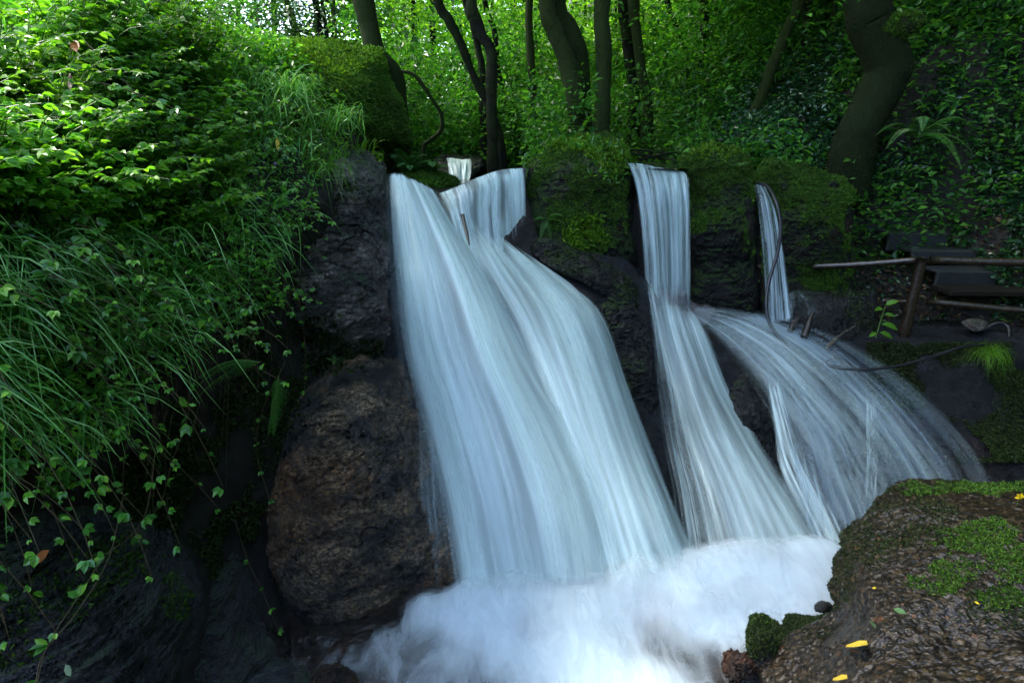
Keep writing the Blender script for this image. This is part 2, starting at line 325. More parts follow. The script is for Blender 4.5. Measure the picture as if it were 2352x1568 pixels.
MT = dict(
    cliff=rock_mat('wet_dark_rock', (.003, .003, .0035), (.018, .017, .016), rust_amt=.15, rough=.25, moss=.05),
    slab=rock_mat('grey_brown_rock', (.022, .018, .015), (.30, .25, .21), rust=(.20, .12, .06), rust_amt=.25, rough=.15, wetspec=.9, bump=1.0, moss=.12),
    boulder=rock_mat('brown_wet_boulder', (.010, .0075, .005), (.27, .18, .10), rust=(.34, .15, .045), rust_amt=.35, rough=.1, wetspec=1.0, bump=1.0, scale=1.3, crack=.3),
    bluerock=rock_mat('blue_grey_wet_rock', (.004, .005, .006), (.055, .06, .07), rust_amt=.12, rough=.12, wetspec=1.0, bump=1.0, moss=.2, scale=1.4),
    orange=rock_mat('orange_brown_rock', (.012, .008, .006), (.06, .032, .017), rust=(.13, .045, .012), rust_amt=.6, rough=.3, scale=3),
    pier=rock_mat('mossy_dam_stone', (.003, .003, .0025), (.014, .013, .011), rust_amt=.1, rough=.5, moss=.45, scale=2, wetspec=.3),
    bed=rock_mat('bed_rock', (.002, .003, .005), (.011, .013, .018), rust=(.06, .03, .02), rust_amt=.2, rough=.25, bump=.7),
    dirt=litter_mat('leaf_litter_soil'), pebble=pebble_mat('pebble_conglomerate'),
    mossrock=rock_mat('moss_covered_rock', (.008, .010, .004), (.02, .024, .008), rust_amt=.1, rough=.8, moss=1.2, wetspec=.2),
    moss=leaf_mat('moss_fronds', [(0, (.018, .055, .004)), (.5, (.05, .125, .009)), (1, (.11, .22, .018))], .25, .6, .25),
    mossb=leaf_mat('bright_moss_fronds', [(0, (.045, .11, .005)), (.5, (.10, .23, .01)), (1, (.2, .34, .02))], .3, .6, .25),
    mossd=leaf_mat('dark_moss_fronds', [(0, (.008, .018, .005)), (.6, (.025, .045, .008)), (1, (.05, .08, .012))], .2, .6, .25),
    leafn=leaf_mat('bramble_leaves', [(0, (.03, .14, .018)), (.5, (.08, .27, .03)), (.85, (.17, .42, .035)), (1, (.3, .55, .06))], .42, .32, .6),
    leafy=leaf_mat('young_bramble_leaves', [(0, (.05, .18, .012)), (.5, (.11, .30, .02)), (1, (.22, .42, .04))], .5, .34, .5),
    grass=leaf_mat('grass_blades', [(0, (.06, .22, .04)), (.5, (.15, .42, .08)), (1, (.36, .62, .2))], .4, .3, .6),
    grassy=leaf_mat('bright_grass_blades', [(0, (.06, .17, .012)), (1, (.15, .34, .02))], .4, .35, .5),
    straw=leaf_mat('dry_straw', [(0, (.12, .09, .04)), (1, (.3, .22, .11))], .2, .6, .3),
    ivy=leaf_mat('ivy_leaves', [(0, (.008, .035, .014)), (.6, (.018, .075, .026)), (.92, (.035, .13, .03)), (1, (.1, .2, .02))], .25, .28, .7),
    fern=leaf_mat('fern_pinnae', [(0, (.02, .08, .015)), (1, (.06, .19, .025))], .4, .4, .4),
    fernd=leaf_mat('dark_fern_pinnae', [(0, (.01, .05, .02)), (1, (.03, .11, .04))], .35, .4, .4),
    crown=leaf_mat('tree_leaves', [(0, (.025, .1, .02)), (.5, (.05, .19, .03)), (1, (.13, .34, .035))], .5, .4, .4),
    crowny=leaf_mat('painted_sunlit_leaves', [(0, (.07, .22, .015)), (.5, (.14, .34, .03)), (1, (.28, .48, .05))], .55, .42, .4),  # lighter copy of the tree leaves, sunlight put into the colour
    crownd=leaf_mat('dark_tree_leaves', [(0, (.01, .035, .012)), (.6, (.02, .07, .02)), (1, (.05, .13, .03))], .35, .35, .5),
    bark=bark_mat('dark_bark', (.006, .005, .004), (.012, .02, .003), .45),
    litter=leaf_mat('dead_leaf_litter', [(0, (.02, .012, .006)), (.7, (.06, .035, .016)), (1, (.14, .08, .03))], .15, .55, .4),
    barkd=bark_mat('dark_mossy_bark', (.0035, .003, .002), (.008, .015, .002), .7),
    barkm=bark_mat('mossy_bark', (.005, .004, .0025), (.018, .030, .004), .85),
    barkp=bark_mat('pale_bark', (.12, .10, .07), (.06, .09, .02), .2),
    stem=plain('bramble_stems', (.07, .05, .02), .6, .3, 30), stemg=plain('green_stems', (.07, .14, .02), .5, .4, 30),
    wood=plain('wet_dark_wood', (.015, .011, .007), .28, .6, 22, .5, .5, stretch=(1, 1, 4)),
    pole=plain('wet_round_pole', (.022, .014, .008), .2, .7, 26, .5, .4),
    plank=plain('grey_plank', (.024, .027, .028), .45, .4, 18, .3, .3),
    plankb=plain('brown_plank', (.010, .007, .0055), .5, .4, 18, .3, .3),
    hose=plain('black_hose', (.006, .007, .01), .5, .7, 60, .2, .05),
)

# ------------------------------------------------------------------ foliage generators
def sample(V, F, n, seed=0):
    V = np.asarray(V); F = np.asarray(F)
    a, b, c = V[F[:, 0]], V[F[:, 1]], V[F[:, 2]]; d = V[F[:, 3]] if F.shape[1] == 4 else a
    nn = np.cross(c - a, d - b) if F.shape[1] == 4 else np.cross(b - a, c - a)
    ar = np.linalg.norm(nn, axis=1) + 1e-12; i = rng.choice(len(F), n, p=ar / ar.sum())
    u, v = rng.random((2, n, 1))
    p = (a[i] * (1 - u) + b[i] * u) * (1 - v) + (d[i] * (1 - u) + c[i] * u) * v if F.shape[1] == 4 else a[i] + u * (b[i] - a[i]) * .5 + v * (c[i] - a[i]) * .5
    N = nn[i] / ar[i][:, None]
    flip = ((np.array([0, 0, H]) - p) * N).sum(1) < 0; N[flip] *= -1
    return p, N
def leafset(B, D, N, L, W, fold=.25, droop=.25, hi=True):
    n = len(B); L = np.broadcast_to(np.asarray(L, float), (n,)); W = np.broadcast_to(np.asarray(W, float), (n,))
    D = norm(D); S = norm(np.cross(D, N)); N = np.cross(S, D)
    L_ = L[:, None]; W_ = W[:, None]
    def at(t, s): return B + D * L_ * t + S * W_ * s + N * (abs(s) * W_ * fold * 2 - droop * L_ * t * t)
    if hi:
        V = np.stack([at(0, 0), at(.3, -.42), at(.3, 0), at(.3, .42), at(.66, -.4), at(.66, 0), at(.66, .4), at(1, 0)], 1)
        f = np.array([[0, 2, 1], [0, 3, 2], [1, 2, 5], [1, 5, 4], [2, 3, 6], [2, 6, 5], [4, 5, 7], [5, 6, 7]]); k = 8
    else:
        V = np.stack([at(0, 0), at(.45, -.5), at(1, 0), at(.45, .5)], 1); f = np.array([[0, 2, 1], [0, 3, 2]]); k = 4
    F = (np.arange(n) * k)[:, None, None] + f[None]
    return V.reshape(-1, 3), F.reshape(-1, 3)
def blades(B, U, O, L, W, droop=.6, seg=5):
    """arching grass blades, quads"""
    n = len(B); t = np.linspace(0, 1, seg + 1)[None, :, None]; L = np.asarray(L)[:, None, None]; W = np.asarray(W)[:, None, None]
    dr = np.broadcast_to(np.asarray(droop, float), (n,))[:, None, None]
    C = B[:, None] + L * (U[:, None] * (t - .35 * dr * t ** 3) + O[:, None] * (t ** 2) * .75 * dr - np.array([0, 0, 1.]) * dr * .75 * t ** 3)
    S = norm(np.cross(U, O) + rdir(n) * .25)[:, None]; w_ = W * np.clip(1.05 - t ** 2.2, .04, 1) * np.minimum(1, .5 + 2 * t)
    V = np.stack([C - S * w_ / 2, C + S * w_ / 2], 2)
    i = np.arange(seg); f = np.stack([2 * i, 2 * i + 1, 2 * i + 3, 2 * i + 2], -1)
    F = (np.arange(n) * 2 * (seg + 1))[:, None, None] + f[None]
    return V.reshape(-1, 3), F.reshape(-1, 4)
def sprigs(B, D, L, nl, lsz, A, stems=None, tri=True, droop=.5, hi=True, lean=None):
    """leafy shoots: stem curve from B along D, leaves (in threes when tri) along it"""
    for b, d, l, s in zip(B, D, L, lsz):
        k = 7; t = np.linspace(0, 1, k)[:, None]; side = norm(np.cross(d, rdir(1)[0]))
        c = b + d * l * t + side * l * .12 * np.sin(t * 3 + b[0] * 9) - np.array([0, 0, 1]) * droop * l * t ** 2.2
        if stems is not None:
            V, F = tube(c, np.linspace(.0035, .0012, k) * max(1, s / .05), 3, cap=False); stems.add(V, F)
        n = max(2, int(nl)); tt = np.linspace(.15, 1, n); pos = np.stack([np.interp(tt, t[:, 0], c[:, j]) for j in range(3)], -1)
        T = norm(np.gradient(pos, axis=0)) if n > 1 else d[None]
        sd = norm(np.cross(T, [0, 0, 1.])) * np.where(np.arange(n) % 2, 1, -1)[:, None]
        out = norm(sd + T * .5 + rdir(n) * .35); up = norm(np.array([0, -.35, .9]) + rdir(n) * .45)
        sz = s * (.7 + .6 * rng.random(n)) * np.sin(np.clip(tt * 2.6 + .4, 0, 2.6)) ** .5
        base = pos + out * sz[:, None] * .25
        if tri:
            for r in (-1.0, 0, 1.0):
                dd = norm(out + np.cross(up, out) * r * 1.1); A.add(*leafset(base, dd, up + rdir(n) * .25, sz * (1 if r == 0 else .85), sz * .62, hi=hi))
        else: A.add(*leafset(base, out, up, sz, sz * .6, hi=hi))
def frond(A, b, d, L, W, droop=.5, n=20, pw=.7, up=(0, 0, 1), R=None, lobed=False):
    """fern frond: arching rachis with tapering pinnae"""
    d = norm(np.array(d, float)); t = np.linspace(0, 1, 14)[:, None]
    c = b + d * L * t - np.array([0, 0, 1.]) * droop * L * t ** 2.1
    if R is not None: V, F = tube(c, np.linspace(.004, .0012, 14) * max(.6, L), 4, cap=False); R.add(V, F)
    tt = np.linspace(.08, .99, n); pos = np.stack([np.interp(tt, t[:, 0], c[:, j]) for j in range(3)], -1)
    T = norm(np.gradient(pos, axis=0)); S = norm(np.cross(T, up)); N = np.cross(S, T); prof = W * (1 - tt) ** .7 * np.minimum(1, .45 + tt * 3)
    for s in (-1, 1):
        D = norm(S * s + T * .45 - N * .18 + rdir(n) * .06)
        if not lobed: A.add(*leafset(pos, D, N, prof, L / n * pw, fold=.1, droop=.18, hi=False))
        else:
            for q in range(n):
                m = 7; ss = np.linspace(.06, .92, m)[:, None]; pp = pos[q] + D[q] * prof[q] * ss - N[q] * prof[q] * .15 * ss ** 2
                for r in (-1, 1):
                    dd = norm(np.cross(N[q], D[q]) * r + D[q] * .6); A.add(*leafset(pp, np.tile(dd, (m, 1)), np.tile(N[q], (m, 1)), L / n * .75 * (1.05 - ss[:, 0]), prof[q] / m * 1.05, fold=.05, droop=.1, hi=False))
def fern(name, label, loc, n, L, mat, az=(0, 2 * pi), el=(.5, 1.1), W=.2, droop=.5, group=None, dirs=None, np_=20, lobed=False, minL=.6):
    t = thing(name, label, 'fern', loc, group); loc = np.array(loc, float)
    for i in range(n):
        a = az[0] + (az[1] - az[0]) * (i + .5 * rng.random()) / n; e = el[0] + (el[1] - el[0]) * rng.random()
        d = np.array([cos(a) * cos(e), sin(a) * cos(e), sin(e)]) if dirs is None else np.array(dirs[i], float)
        A = Acc(); R = Acc(); l = L * (minL + (1 - minL) * rng.random()); frond(A, loc, d, l, l * W, droop, np_, R=R, lobed=lobed)
        f = A.build('frond', mat, t, smooth=False); V, F = R.get(); r = mk('stalk', V, F, MT['stemg'], f)
    return t
def mossify(root, V, F, n, fn, size=.018, mat='moss', nrm=.6):
    """short moss shoots where fn(pos, normal) > 0"""
    p, N = sample(V, F, n); k = fn(p, N) > rng.normal(size=n) * .12; p, N = p[k], N[k]; m = len(p)
    if m < 5: return
    D = norm(N * nrm + rdir(m) * .75 + np.array([0, 0, .35])); s = size * (.5 + rng.random(m))
    V2, F2 = leafset(p - N * .003, D, norm(rdir(m) + N), s, s * .55, fold=.1, droop=.5, hi=False)
    return mk('moss', V2, F2, MT[mat], root, smooth=False)

# ------------------------------------------------------------------ rock generator
def rockshell(outline, ctrl, seed=0, nr=130, ns=380, back=.8, roll=.25, amp=.05, fs=2.0, jit=6, cen=None, ridge=.5, strat=0.0):
    """closed boulder: front follows the (px, py, Y) controls, rim rolls back and closes behind"""
    ol = np.array([q[:2] for q in outline], float); f = tps(list(outline) + list(ctrl))
    loop = catmull(np.vstack([ol[-2:], ol, ol[:2]]), 2000)
    a, b = int(2000 * 2 / (len(ol) + 3)), int(2000 * (len(ol) + 2) / (len(ol) + 3)); loop = loop[a:b]
    loop = loop[np.linspace(0, len(loop) - 1, ns, endpoint=False).astype(int)]
    c = loop.mean(0) if cen is None else np.array(cen, float)
    th = np.linspace(0, 2 * pi, ns, endpoint=False)
    j = fbm(np.stack([np.cos(th) * 3, np.sin(th) * 3, 0 * th + seed], -1), 2, 5, .6, seed) * jit
    loop = loop + norm(loop - c) * j[:, None]
    t = np.linspace(0, 1, nr) ** .8
    px = c + (loop - c)[None] * t[:, None, None]
    Y = f(px[..., 0], px[..., 1]) + roll * (1 - np.sqrt(1 - np.minimum(t, .999) ** 7))[:, None]
    W3 = P(px[..., 0], px[..., 1], Y)
    vdir = norm(W3 - np.array([0, 0, H])); q = W3 * np.array([1, 1, 1 + strat * 2.5])
    d = fbm(q, fs, 5, .52, seed) * amp + (ridged(q, fs * .7, 4, .5, seed + 3) - .4) * amp * ridge
    d = d + (ridged(q * [1, 1, 1.8], fs * 4.3, 4, .6, seed + 5) - .5) * amp * .28 + fbm(q * [1, 1, 1.5], fs * 13, 3, .6, seed + 6) * amp * .10 + (np.abs(fbm(q, fs * 1.9, 3, .5, seed + 8)) < .05) * (-amp * .35)
    W3 = W3 - vdir * d[..., None]
    rim = W3[-1]; cc = rim.mean(0); rings = [W3]
    for k, (bk, sh) in enumerate(((.25, .985), (.55, .93), (.85, .75), (1.0, .4), (1.0, .02))):
        r = cc + (rim - cc) * sh + norm(rim - np.array([0, 0, H])) * back * bk; rings.append(r[None])
    V = np.concatenate(rings, 0); F = gridF(len(V), ns, True)
    return V.reshape(-1, 3), F, W3.reshape(-1, 3), gridF(nr, ns, True)

# ------------------------------------------------------------------ ground
def sstep(a, b, x): t = np.clip((x - a) / (b - a), 0, 1); return t * t * (3 - 2 * t)
def height(X, Y):
    q = np.stack([X, Y, 0 * X], -1); n = fbm(q, .35, 4, .5, 2) * .22 + fbm(q, 1.4, 3, .5, 5) * .06
    back = 2.08 + .05 * (Y - 6) + .40 * np.maximum(0, X - 2.4 + .12 * np.maximum(0, Y - 9)) * sstep(5.6, 7.5, Y) + .30 * np.maximum(0, Y - 6.5) * sstep(1.5, 5, X) + .3 * np.maximum(0, -X - 2.2) + .12 * np.maximum(0, X - 8)
    back = back + .5 * np.maximum(0, -X - 5.2) * (1 - sstep(8, 13, Y)) + .16 * np.maximum(0, Y - 14) * sstep(-.5, 4, X + .1 * Y)
    stair = .72 + .62 * np.maximum(0, Y - 5.4) + .75 * np.maximum(0, X - 4.6)
    back = np.where(X > 3.2, np.minimum(back, back * sstep(6.6, 7.6, Y) + stair * (1 - sstep(6.6, 7.6, Y))), back)
    front = -.45 + 1.2 * sstep(2.2, 2.8, X) * sstep(5.0, 5.35, Y)
    k = sstep(5.5, 5.95, Y) * (X <= 3.2) + sstep(5.3, 5.9, Y) * (X > 3.2)
    left = sstep(-1.4, -2.4, X) * sstep(3.0, 4.2, Y) * (1 - k)
    z = front * (1 - k) + back * k
    z = z * (1 - left) + left * (2.2 + .3 * np.maximum(0, -X - 2.2)) + n * k * sstep(6.5, 8, Y) * (1.2)
    chan = np.exp(-((X + .75) / .8) ** 2) * sstep(5.7, 6.2, Y) * (1 - sstep(8.2, 9, Y))
    return z - chan * .25
def ground():
    x = np.concatenate([np.linspace(-45, -8, 40), np.linspace(-7.8, 12, 190), np.linspace(12.4, 50, 40)])
    y = np.concatenate([np.linspace(-12, 2, 15), np.linspace(2.2, 16, 150), np.linspace(16.4, 75, 60)])
    X, Y = np.meshgrid(x, y, indexing='ij'); Z = height(X, Y)
    V = np.stack([X, Y, Z], -1); o = mk('ground', V, gridF(len(x), len(y)), MT['dirt']); tag(o, 'dark leaf-littered soil of the wooded valley floor and slopes', kind='structure')
ground()

# ------------------------------------------------------------------ rock bed under the falls and right hand ledge
bedf = tps([(860, 430, 5.0), (1000, 470, 5.0), (1100, 450, 5.35), (1200, 430, 5.6), (1240, 600, 5.15), (1000, 600, 4.6), (1110, 620, 4.65), (930, 760, 4.2), (1050, 800, 4.1),
    (1200, 800, 4.15), (1350, 700, 4.7), (1450, 760, 4.8), (1440, 620, 5.3), (960, 1000, 3.75), (1100, 1000, 3.6), (1300, 1000, 3.6), (1480, 1000, 3.95), (860, 1000, 3.9), (860, 1300, 3.1),
    (1000, 1250, 3.2), (1200, 1250, 3.15), (1400, 1250, 3.2), (1600, 1250, 3.35), (1040, 1400, 2.85), (1300, 1400, 2.82), (1600, 1400, 2.85),
    (1500, 800, 4.8), (1600, 780, 5.0), (1560, 1000, 4.15), (1700, 950, 4.35), (1800, 830, 4.85), (1750, 1100, 3.8), (1850, 1000, 4.25), (1900, 1180, 3.55), (1900, 1300, 3.25), (1750, 1300, 3.2),
    (1960, 850, 4.9), (2050, 950, 4.6), (2150, 1050, 4.2), (2250, 1000, 4.5), (2350, 1100, 4.25), (2050, 1150, 3.7), (2350, 1300, 3.4), (2100, 1350, 3.1),
    (1600, 700, 5.45), (1700, 722, 5.45), (1850, 750, 5.3), (1980, 785, 5.1), (2100, 795, 5.0), (2352, 800, 5.0), (2200, 900, 4.85), (2352, 950, 4.75), (2700, 800, 5.0), (2700, 1000, 4.7), (2700, 1300, 3.6)])
def make_bed():
    px = np.linspace(860, 2700, 330); topy = np.interp(px, [860, 1000, 1100, 1200, 1240, 1440, 1480, 1600, 1750, 1960, 2080, 2700], [410, 450, 430, 415, 560, 600, 640, 700, 728, 770, 783, 790])
    t = np.linspace(0, 1, 200); PX = np.repeat(px[:, None], 200, 1); PY = topy[:, None] + (1560 - topy[:, None]) * t[None]
    Y = bedf(PX, PY); W3 = P(PX, PY, Y); vd = norm(W3 - [0, 0, H])
    fade = np.minimum(1, t * 8 + .1)[None]
    d = (fbm(W3, 1.6, 5, .55, 4) * .07 + (ridged(W3, 1.5, 4, .5, 9) - .5) * .05) * fade
    W3 = W3 - vd * d[..., None]
    top = W3[:, :1].copy(); b1 = top + [0, .35, .03]; b2 = top + [0, .9, .0]; b3 = top + [0, 1.2, -.5]
    W3 = np.concatenate([b3, b2, b1, W3], 1)
    o = mk('rock_bed', W3, gridF(*W3.shape[:2]), MT['bed']); tag(o, 'dark wet bedrock the falls run down over', kind='structure')
    return W3
BED = make_bed()

# ------------------------------------------------------------------ left bank (ground) that carries the grass and brambles
bankf = tps([(-400, 40, 2.7), (0, 150, 3.0), (250, 130, 3.6), (480, 140, 4.4), (700, 250, 4.9), (800, 340, 4.9), (0, 500, 2.15), (300, 500, 2.75), (500, 500, 3.25), (620, 500, 3.6), (780, 430, 4.45), (740, 600, 4.3),
    (0, 900, 1.85), (300, 900, 2.35), (550, 850, 3.0), (700, 800, 3.9), (0, 1250, 1.8), (300, 1250, 2.15), (560, 1250, 2.8), (0, 1568, 1.6), (300, 1568, 1.85), (560, 1500, 2.35), (680, 1150, 3.2), (-400, 900, 1.5), (-400, 1568, 1.4)])
def make_bank():
    px = np.linspace(-500, 800, 220); topy = np.interp(px, [-500, 0, 250, 480, 620, 720, 800], [60, 150, 125, 140, 190, 260, 345])
    t = np.linspace(0, 1, 220); PX = np.repeat(px[:, None], 220, 1); PY = topy[:, None] + (1650 - topy[:, None]) * t[None]
    PX = PX + (PX > 640) * (PX - 640) * -.8 * sstep(700, 1000, PY)
    W3 = P(PX, PY, bankf(PX, PY)); vd = norm(W3 - [0, 0, H])
    d = fbm(W3, 1.7, 5, .55, 14) * .10 * np.minimum(1, t * 6)[None]; W3 = W3 - vd * d[..., None]
    front = W3.copy(); top = W3[:, :1]
    W3 = np.concatenate([top + [0, 3.0, .2], top + [0, 1.6, .25], top + [0, .7, .12], W3], 1)
    o = mk('bank', W3, gridF(*W3.shape[:2]), MT['dirt']); tag(o, 'steep earth bank on the left under grass and brambles', kind='structure')
    return front
BANK = make_bank(); BF = gridF(*BANK.shape[:2]); BV = BANK.reshape(-1, 3)

# ------------------------------------------------------------------ boulders and rocks
def rock(name, label, mat, outline, ctrl, cat='rock', moss=None, group=None, **k):
    V, F, V2, F2 = rockshell(outline, ctrl, **k)
    if moss is None: return tag(mk(name, V, F, MT[mat]), label, cat, group)
    t = thing(name, label, cat, [V[:, 0].mean(), V[:, 1].mean(), V[:, 2].min()], group)
    mk('stone', V, F, MT[mat], t)
    for m in moss: mossify(t, V2, F2, **m)
    return t
def pxin(p, *poly):
    """soft inside test for image-space patches: list of (px, py, rx, ry)"""
    x, y = proj(p); r = np.full(len(p), -9.)
    for a, b, c, d in poly: r = np.maximum(r, 1 - ((x - a) / c) ** 2 - ((y - b) / d) ** 2)
    return r
nz = lambda p, s=3, sd=1: fbm(p, s, 4, .6, sd)
rock('rock_slab', 'tall grey brown rock face left of the main waterfall, below the grass', 'slab',
     [(590, 560, 3.9), (640, 440, 4.2), (740, 350, 4.6), (800, 336, 4.8), (850, 348, 4.9), (886, 392, 4.9), (897, 470, 4.85), (915, 640, 4.55), (960, 820, 4.3), (900, 860, 4.2), (740, 870, 3.95), (640, 900, 3.7), (600, 800, 3.75)],
     [(820, 400, 4.6), (860, 450, 4.62), (800, 480, 4.4), (780, 620, 4.1), (700, 640, 3.9), (850, 700, 4.15), (780, 770, 3.95), (880, 560, 4.5)], seed=3, roll=.2, amp=.06, strat=.15, fs=2.4, jit=5,
     moss=[dict(n=26000, fn=lambda p, N: np.maximum(pxin(p, (690, 480, 110, 70), (640, 600, 55, 260), (800, 820, 190, 45), (700, 760, 90, 60), (800, 430, 30, 16)), -.6) * .5 + nz(p, 5) * .35 - .25, size=.03, mat='mossd')])
rock('boulder', 'big rounded brown wet boulder at the left foot of the main waterfall', 'boulder',
     [(640, 940, 3.5), (740, 850, 3.75), (860, 822, 3.9), (950, 850, 3.9), (1050, 1000, 3.75), (1100, 1200, 3.35), (1100, 1390, 2.9), (980, 1405, 2.8), (870, 1440, 2.62), (760, 1466, 2.52), (685, 1450, 2.55), (635, 1390, 2.68), (600, 1270, 2.85), (596, 1120, 3.15)],
     [(800, 900, 3.4), (720, 960, 3.2), (900, 950, 3.45), (800, 1100, 2.95), (690, 1150, 2.9), (950, 1100, 3.3), (780, 1280, 2.72), (900, 1250, 2.9), (1000, 1250, 3.05), (690, 1330, 2.66)], seed=8, roll=.22, amp=.08, strat=.2, fs=2.2, jit=12, back=1.0,
     moss=[dict(n=9000, fn=lambda p, N: np.maximum(pxin(p, (650, 920, 60, 90), (740, 845, 90, 22)), -.6) * .6 + nz(p, 6) * .3 - .15, size=.03, mat='mossd')])
rock('rock', 'blue grey wet sloping rock filling the bottom left corner', 'bluerock',
     [(-250, 1130, 1.75), (0, 1140, 1.85), (250, 1150, 2.1), (420, 1240, 2.3), (470, 1400, 2.2), (440, 1560, 2.05), (420, 1750, 1.8), (-250, 1800, 1.35)],
     [(100, 1250, 1.78), (250, 1330, 1.88), (100, 1450, 1.6), (300, 1500, 1.75), (380, 1380, 2.0)], seed=11, roll=.18, amp=.035, strat=.8, fs=4, jit=7, back=.8,
     moss=[dict(n=26000, fn=lambda p, N: pxin(p, (90, 1370, 130, 75), (260, 1290, 120, 60), (40, 1450, 90, 90), (400, 1370, 60, 60)) * .5 + nz(p, 8) * .4 - .2, size=.016, mat='moss')])
rock('rock', 'dark rounded rock between the corner rock and the brown boulder', 'bluerock',
     [(400, 1290, 2.75), (480, 1200, 2.85), (545, 1215, 2.85), (590, 1300, 2.75), (625, 1420, 2.6), (655, 1500, 2.35), (600, 1580, 2.15), (500, 1700, 1.95), (400, 1650, 1.95), (395, 1450, 2.3)],
     [(500, 1330, 2.5), (520, 1450, 2.28), (480, 1560, 2.05)], seed=13, roll=.2, amp=.04, fs=4, strat=.5,
     moss=[dict(n=9000, fn=lambda p, N: pxin(p, (420, 1310, 60, 60), (430, 1470, 30, 90)) * .5 + nz(p, 8) * .4 - .2, size=.016, mat='mossd')])
rock('rock', 'dark flat streambed rock at the bottom edge under the splash', 'bluerock', [(490, 1590, 2.2), (560, 1520, 2.3), (640, 1500, 2.35), (720, 1530, 2.28), (780, 1590, 2.18), (760, 1680, 2.0), (520, 1700, 2.0)],
     [(640, 1590, 2.05)], seed=17, amp=.03, fs=5, back=.3, roll=.1, jit=3)
rock('rock', 'small orange brown rock at the bottom edge beside the splash', 'orange', [(700, 1560, 2.22), (740, 1522, 2.26), (800, 1530, 2.24), (835, 1575, 2.16), (820, 1640, 2.05), (710, 1640, 2.08)],
     [(765, 1580, 2.1)], seed=19, amp=.03, fs=6, back=.3, roll=.08, jit=3)
rock('rock', 'brown mossy ledge rock running down right from behind the main waterfall', 'cliff',
     [(1215, 560, 5.15), (1260, 545, 5.2), (1350, 585, 5.2), (1450, 640, 5.15), (1475, 720, 5.0), (1460, 760, 4.9), (1400, 700, 4.85), (1330, 650, 4.9), (1240, 600, 5.0)],
     [(1350, 620, 4.95), (1430, 690, 4.85)], seed=23, amp=.04, fs=4, back=.7, roll=.12, jit=4,
     moss=[dict(n=5000, fn=lambda p, N: N[:, 2] * .3 + nz(p, 7) * .5 - .25, size=.02, mat='mossd')])
rock('rock', 'dark wet rock standing between the two streams of the falls', 'cliff',
     [(1380, 700, 4.75), (1440, 690, 4.85), (1490, 760, 4.75), (1520, 900, 4.45), (1540, 1010, 4.15), (1500, 1060, 3.95), (1440, 960, 4.1), (1400, 820, 4.45)], [(1460, 850, 4.35)], seed=29, amp=.05, fs=4, back=.6, roll=.1)
rock('rock', 'black rock with a wet front between the fanning right hand streams', 'cliff',
     [(1690, 870, 4.5), (1740, 860, 4.6), (1770, 900, 4.5), (1785, 1000, 4.2), (1770, 1070, 4.0), (1720, 1040, 4.0), (1670, 950, 4.25)], [(1735, 950, 4.2)], seed=31, amp=.04, fs=4, back=.5, roll=.1)

# ---- the old dam: three mossy stone piers with gaps the water pours through
def pier(label, outline, ctrl, seed, mossfn, extra=None, n=60000):
    ms = [dict(n=int(n * 1.8), fn=mossfn, size=.016, mat='moss')] + (extra or [])
    return rock('dam_pier', label, 'pier', outline, ctrl, 'stone pier', moss=ms, group='mossy stone piers of the old dam', seed=seed, roll=.16, amp=.05, fs=2.6, back=1.0, jit=9, ridge=.7)
topm = lambda a, b: (lambda p, N: (b - proj(p)[1]) / a)
pier('widest mossy stone pier, between the main waterfall and the straight fall',
     [(1207, 395, 5.75), (1235, 360, 5.85), (1290, 322, 5.95), (1345, 308, 6.0), (1400, 310, 6.0), (1432, 335, 5.9), (1448, 400, 5.8), (1455, 520, 5.7), (1470, 650, 5.55), (1480, 760, 5.4), (1380, 740, 5.3), (1280, 680, 5.3), (1215, 600, 5.35)],
     [(1330, 400, 5.6), (1400, 400, 5.6), (1330, 520, 5.45), (1410, 560, 5.45), (1250, 450, 5.6), (1380, 650, 5.35)], 41,
     lambda p, N: np.maximum((430 - proj(p)[1]) / 150 + .1, pxin(p, (1345, 530, 62, 58), (1300, 470, 60, 60), (1400, 420, 60, 110), (1290, 400, 50, 50)) * .8) + nz(p, 4) * .9 - .4,
     [dict(n=26000, fn=lambda p, N: np.maximum(pxin(p, (1345, 535, 60, 45), (1400, 360, 60, 45), (1310, 330, 80, 22)), -.5) * .9 + nz(p, 6) * .35 - .3, size=.036, mat='mossb'), dict(n=2600, fn=lambda p, N: np.maximum(pxin(p, (1400, 370, 60, 60), (1330, 330, 80, 20)), -.5) + nz(p, 6) * .4 - .35, size=.055, mat='leafn'), dict(n=7000, fn=lambda p, N: pxin(p, (1250, 380, 50, 20)) + nz(p, 9) * .2, size=.02, mat='mossb')])
pier('square mossy stone pier between the straight fall and the thin trickle',
     [(1560, 372, 5.85), (1590, 345, 5.95), (1640, 330, 6.0), (1690, 340, 6.0), (1722, 372, 5.9), (1736, 430, 5.8), (1738, 600, 5.65), (1740, 745, 5.5), (1660, 745, 5.45), (1590, 740, 5.45), (1586, 600, 5.6), (1578, 450, 5.75)],
     [(1650, 420, 5.65), (1660, 560, 5.5), (1620, 680, 5.45), (1700, 680, 5.45)], 43,
     lambda p, N: (480 - proj(p)[1]) / 180 + nz(p, 4) * .9 - .25,
     [dict(n=12000, fn=lambda p, N: pxin(p, (1640, 345, 90, 35)) * .6 + nz(p, 6) * .35 - .35, size=.03, mat='mossb')])
